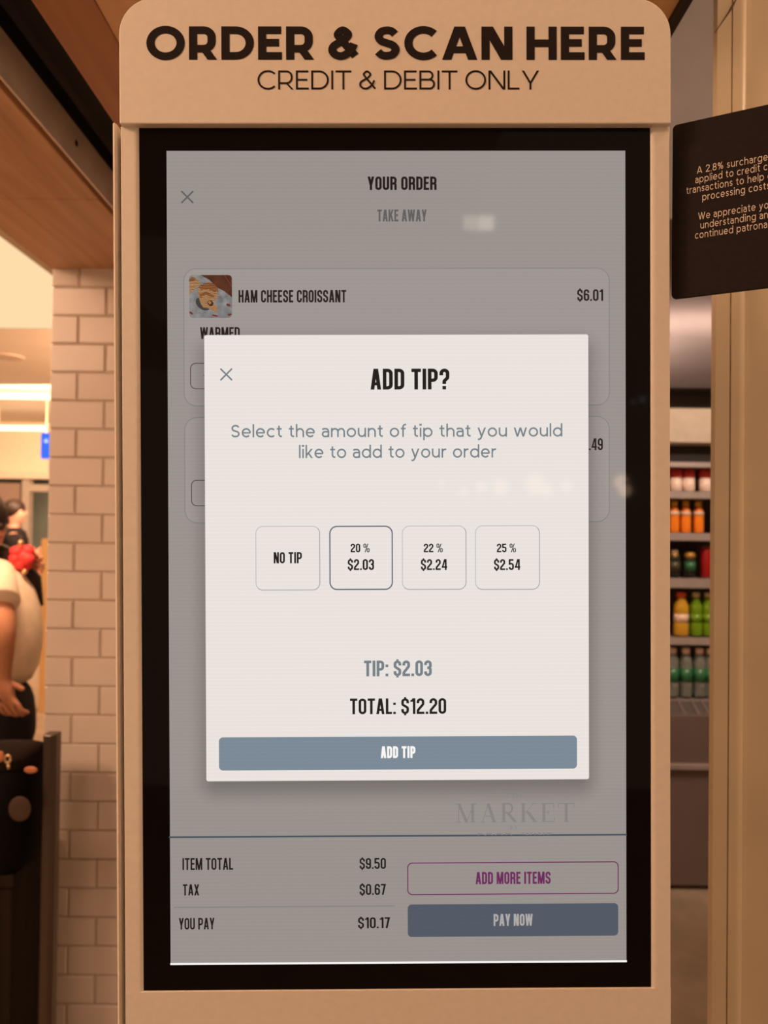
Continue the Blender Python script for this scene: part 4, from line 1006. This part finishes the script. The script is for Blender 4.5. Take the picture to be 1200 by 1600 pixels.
hand_nodes(N, E_, 'wn', L(q(4, 1062, -.23)), (0.25, 0, -1), (1, 0, 0.2), (0.3, 1, 0))
hand_nodes(N, E_, 'wf', L(q(18, 868, .08)), (1, 0, -0.2), (0, -0.3, 1), (0.2, -1, -0.3))
for k, dy in (('a', -.09), ('b', .09)):
    N['th' + k] = (L(q(0, 1150, dy)), 0.085); N['kn' + k] = ((0.02, dy, 0.47), 0.058); N['an' + k] = ((-0.02, dy, 0.09), 0.04); N['to' + k] = ((0.14, dy, 0.035), 0.03)
    E_ += [('pel', 'th' + k), ('th' + k, 'kn' + k), ('kn' + k, 'an' + k), ('an' + k, 'to' + k)]
skin_obj('body', N, E_, M_skin, per)
# shirt: follows the rounded front; sleeves end above the elbow
def ringpt(pxr, pxl, py, ry, dy=0.0):
    a, b = q(pxl, py), q(pxr, py); c = L(((a.x + b.x) / 2, YQ + dy, (a.z + b.z) / 2)); return (c, (b.x - a.x) / 2, ry)
bm = bmesh.new()
loft(bm, [ringpt(-10, -42, 874, .07), ringpt(6, -58, 882, .14), ringpt(26, -68, 895, .185), ringpt(44, -70, 922, .195), ringpt(55, -66, 955, .19), ringpt(59, -60, 985, .18), ringpt(59, -56, 1010, .175), ringpt(54, -54, 1040, .17), ringpt(42, -54, 1064, .16), ringpt(38, -50, 1060, .15)], 32)
shirt = new_obj('shirt', bm, M_shirt, per, smooth=True)
bm = bmesh.new(); a = Vector(L(q(-10, 898, -.13))); b = Vector(L(q(0, 942, -.235))); tube(bm, [a, a.lerp(b, .5), b, b + (b - a) * .03], [.072, .070, .066, .058], 20); new_obj('sleeve', bm, M_shirt, shirt, smooth=True)
bm = bmesh.new(); a = Vector(L(q(-14, 900, .14))); b = Vector(L(q(-16, 872, .17))); tube(bm, [a, a.lerp(b, .5), b], [.070, .066, .060], 20); new_obj('sleeve', bm, M_shirt, shirt, smooth=True)
T = {'p': (L(q(4, 1085)), (0.135, 0.145)), 'p0': (L(q(2, 1048)), (0.105, 0.125))}
TE = [('p0', 'p')]
for k, dy in (('a', -.085), ('b', .085)):
    T['t' + k] = (L(q(10, 1150, dy)), 0.10); T['k' + k] = ((0.02, dy, 0.47), 0.078); T['n' + k] = ((-0.02, dy, 0.12), 0.066); TE += [('p', 't' + k), ('t' + k, 'k' + k), ('k' + k, 'n' + k)]
skin_obj('trousers', T, TE, M_trous, per)
bm = bmesh.new()
ball(bm, L(q(-40, 806)), 0.118, .98, .92, 1.02, 24, 16)
tube(bm, [L(q(-52, 810)), L(q(-62, 850)), L(q(-66, 890)), L(q(-68, 925))], [0.085, 0.085, 0.07, 0.03], 16)
for dy in (-.07, .07):
    tube(bm, [L(q(-38, 800, dy)), L(q(-34, 840, dy * 1.15)), L(q(-34, 872, dy * 1.2))], [0.04, 0.042, 0.02], 12)
tube(bm, [L(q(-34, 835, .05)), L(q(-14, 866, .08)), L(q(24, 884, .10)), L(q(46, 910, .12)), L(q(61, 948, .13))], [0.06, 0.058, 0.056, 0.048, 0.018], 16)
new_obj('hair', bm, M_hair, per, smooth=True)
for dy in (-.032, .032):
    bm = bmesh.new(); ball(bm, L(q(-2, 822, dy)), 0.012); new_obj('eye', bm, M_eye, per, smooth=True)
bm = bmesh.new(); ball(bm, L(q(0, 845)), 0.012, .6, 1.7, .5); new_obj('mouth', bm, M_lip, per, smooth=True)
for dy in (-.09, .09):
    bm = bmesh.new(); loft(bm, [((0.05, dy, 0.0), .125, .045), ((0.05, dy, .03), .13, .048), ((0.02, dy, .07), .075, .042), ((-0.02, dy, .10), .045, .04)]); new_obj('shoe', bm, M_shoe, per, smooth=True)
# red cloth flower she holds
M_redc = pmt('red_cloth', (0.85, 0.05, 0.05, 1), 0.6)
p = q(36, 870, .03); fl = empty('red_cloth_flower', p, 'bright red bunched cloth flower with small gold beads, held out at the left', 'cloth flower')
bm = bmesh.new()
for dx, dz, r in ((-.022, .02, .026), (.010, .022, .028), (.020, -.008, .027), (-.008, -.026, .028), (-.026, -.006, .024), (0, 0, .03), (.008, -.036, .020)):
    ball(bm, (dx, random.uniform(-.012, .012), dz), r, 1, .8, .85)
new_obj('petals', bm, M_redc, fl, smooth=True)
for dx, dz in ((-.006, .054), (.012, -.056)):
    bm = bmesh.new(); ball(bm, (dx, -.01, dz), .011); new_obj('bead', bm, M_gold, fl, smooth=True)

# the farther person in black, in profile
YW = 8.0
def w(px, py, dy=0.0): return at(px, py, YW + dy)
b2 = w(20, 1030); base = Vector((b2.x, YW, 0))
per2 = empty('person', base, 'distant person in black with tied-up dark hair, seen in profile facing right', 'person')
N = {}; E_ = []
N['pel'] = (L(w(20, 925)), .13); N['wai'] = (L(w(20, 890)), .11); N['che'] = (L(w(20, 850)), .12); N['nec'] = (L(w(22, 825)), .055); N['nk'] = (L(w(23, 818)), .05)
N['jaw'] = (L(w(27, 808)), .065); N['hea'] = (L(w(26, 798)), .09); N['top'] = (L(w(24, 790)), .07); N['nos'] = (L(w(42.5, 801)), .012); N['chn'] = (L(w(37, 811)), .024)
E_ += [('pel', 'wai'), ('wai', 'che'), ('che', 'nec'), ('nec', 'nk'), ('nk', 'jaw'), ('jaw', 'hea'), ('hea', 'top'), ('jaw', 'nos'), ('jaw', 'chn')]
for k, dy in (('a', -.19), ('b', .19)):
    N['s' + k] = (L(w(20, 838, dy)), .055); N['e' + k] = (L(w(30 if k == 'a' else 36, 878, dy * 1.1)), .045); N['w' + k] = (L(w(50 if k == 'a' else 46, 868 if k == 'b' else 888, dy * .6)), .03)
    E_ += [('che', 's' + k), ('s' + k, 'e' + k), ('e' + k, 'w' + k)]
    hand_nodes(N, E_, 'w' + k, N['w' + k][0], (1, 0, -.3 if k == 'a' else .4), (0, 0, 1), (0, -dy, -.2), 1.2)
    N['t' + k] = (L(w(20, 950, dy * .5)), .09); N['k' + k] = ((0.02, dy * .5, .48), .06); N['n' + k] = ((-.02, dy * .5, .09), .042); N['o' + k] = ((.14, dy * .5, .035), .03)
    E_ += [('pel', 't' + k), ('t' + k, 'k' + k), ('k' + k, 'n' + k), ('n' + k, 'o' + k)]
skin_obj('body', N, E_, M_skin2, per2)
def rp(pxl, pxr, py, ry):
    a, b = w(pxl, py), w(pxr, py); return (L(((a.x + b.x) / 2, YW, (a.z + b.z) / 2)), (b.x - a.x) / 2, ry)
bm = bmesh.new(); loft(bm, [rp(14, 30, 824, .08), rp(4, 36, 831, .2), rp(1, 40, 845, .215), rp(2, 41, 870, .2), rp(4, 38, 895, .17), rp(2, 40, 925, .18)], 24); top = new_obj('black_top', bm, M_trous, per2, smooth=True)
for dy, ex in ((-.19, 28), (.19, 34)):
    bm = bmesh.new(); tube(bm, [L(w(20, 836, dy)), L(w(22, 850, dy * 1.08)), L(w(ex - 3, 868, dy * 1.1))], [.07, .068, .062], 16); new_obj('sleeve', bm, M_trous, top, smooth=True)
TT = {'p': (L(w(20, 928)), .145), 'q': (L(w(20, 905)), .13)}; TE = [('q', 'p')]
for k, dy in (('a', -.095), ('b', .095)):
    TT['t' + k] = (L(w(20, 955, dy)), .10); TT['k' + k] = ((.02, dy, .48), .075); TT['n' + k] = ((-.02, dy, .10), .065); TE += [('p', 't' + k), ('t' + k, 'k' + k), ('k' + k, 'n' + k)]
skin_obj('trousers', TT, TE, M_trous, per2)
bm = bmesh.new(); ball(bm, L(w(22, 795)), .11, 1.0, 1.0, .95); ball(bm, L(w(9, 806)), .07, .9, .8, 1.3); new_obj('hair', bm, M_hair, per2, smooth=True)
for dy in (-.035, .035):
    bm = bmesh.new(); ball(bm, L(w(38, 798, dy)), .012); new_obj('eye', bm, M_eye, per2, smooth=True)
for dy in (-.095, .095):
    bm = bmesh.new(); loft(bm, [((.05, dy, 0), .125, .045), ((.05, dy, .03), .13, .048), ((.02, dy, .07), .075, .042), ((-.02, dy, .1), .045, .04)]); new_obj('shoe', bm, M_shoe, per2, smooth=True)

# ------------------------------------------------------------------ lamps behind the photographer, mirrored in the glass
KN = KM @ Vector((0, -1, 0))
def mirrored(px, py, dist):
    v = CAM + ray(px, py) * dist
    return v - KN * (2 * (v - KC).dot(KN))
M_bulb = emit('warm_bulb', (1.0, 0.62, 0.40, 1), 9.0)
M_bulb2 = emit('warm_bulb_dim', (1.0, 0.66, 0.42, 1), 3.6)
M_bulb3 = emit('cool_bulb_dim', (0.85, 0.86, 0.9, 1), 1.6)
def pendant(px, py, dist, r, mat, label):
    p = mirrored(px, py, dist); o = empty('pendant_lamp', p, label, 'lamp', 'pendant lamps behind the photographer')
    bm = bmesh.new(); ball(bm, (0, 0, 0), r, 1, 1, 1.1); new_obj('globe', bm, mat, o, smooth=True)
    bm = bmesh.new(); lathe(bm, [(r * .5, r * 1.02), (r * .45, r * 1.5), (.006, r * 1.6), (.004, r * 1.7)], n=14); new_obj('cap', bm, M_black, o)
    bm = bmesh.new(); tube(bm, [(0, 0, r * 1.7), (0, 0, max(0.4, 2.8 - p.z))], .004, 6); new_obj('cord', bm, M_black, o)
for k, (px, py, r, mt) in enumerate(((971, 753, .062, M_bulb), (977, 766, .05, M_bulb), (836, 757, .085, M_bulb2), (853, 765, .05, M_bulb2), (885, 760, .045, M_bulb2), (782, 761, .06, M_bulb2), (752, 761, .045, M_bulb2), (724, 768, .03, M_bulb2), (690, 755, .035, M_bulb3), (1004, 624, .03, M_bulb3), (989, 628, .02, M_bulb3))):
    pendant(px, py, 7.2 - 0.55 * (k in (1, 3, 5, 7)), r, mt, 'warm globe pendant lamp hanging behind the photographer, mirrored in the touchscreen')
p = mirrored(750, 346.5, 3.1)
dl = empty('spot_fitting', p, 'square twin ceiling spot behind the photographer, mirrored near the top of the screen', 'light')
M_spot = emit('spot_face', (1.0, 0.84, 0.70, 1), 7.0); M_spot2 = emit('spot_face_dim', (1.0, 0.84, 0.70, 1), 4.2)
bm = bmesh.new(); box(bm, -0.002, 0.056, -0.03, 0.0, -0.024, 0.024); new_obj('lens', bm, M_spot, dl)
bm = bmesh.new(); box(bm, -0.064, -0.004, -0.03, 0.0, -0.024, 0.024); new_obj('lens', bm, M_spot2, dl)
new_obj('housing', boxm(-0.068, 0.060, -0.09, -0.031, -0.03, 0.06), M_black, dl)
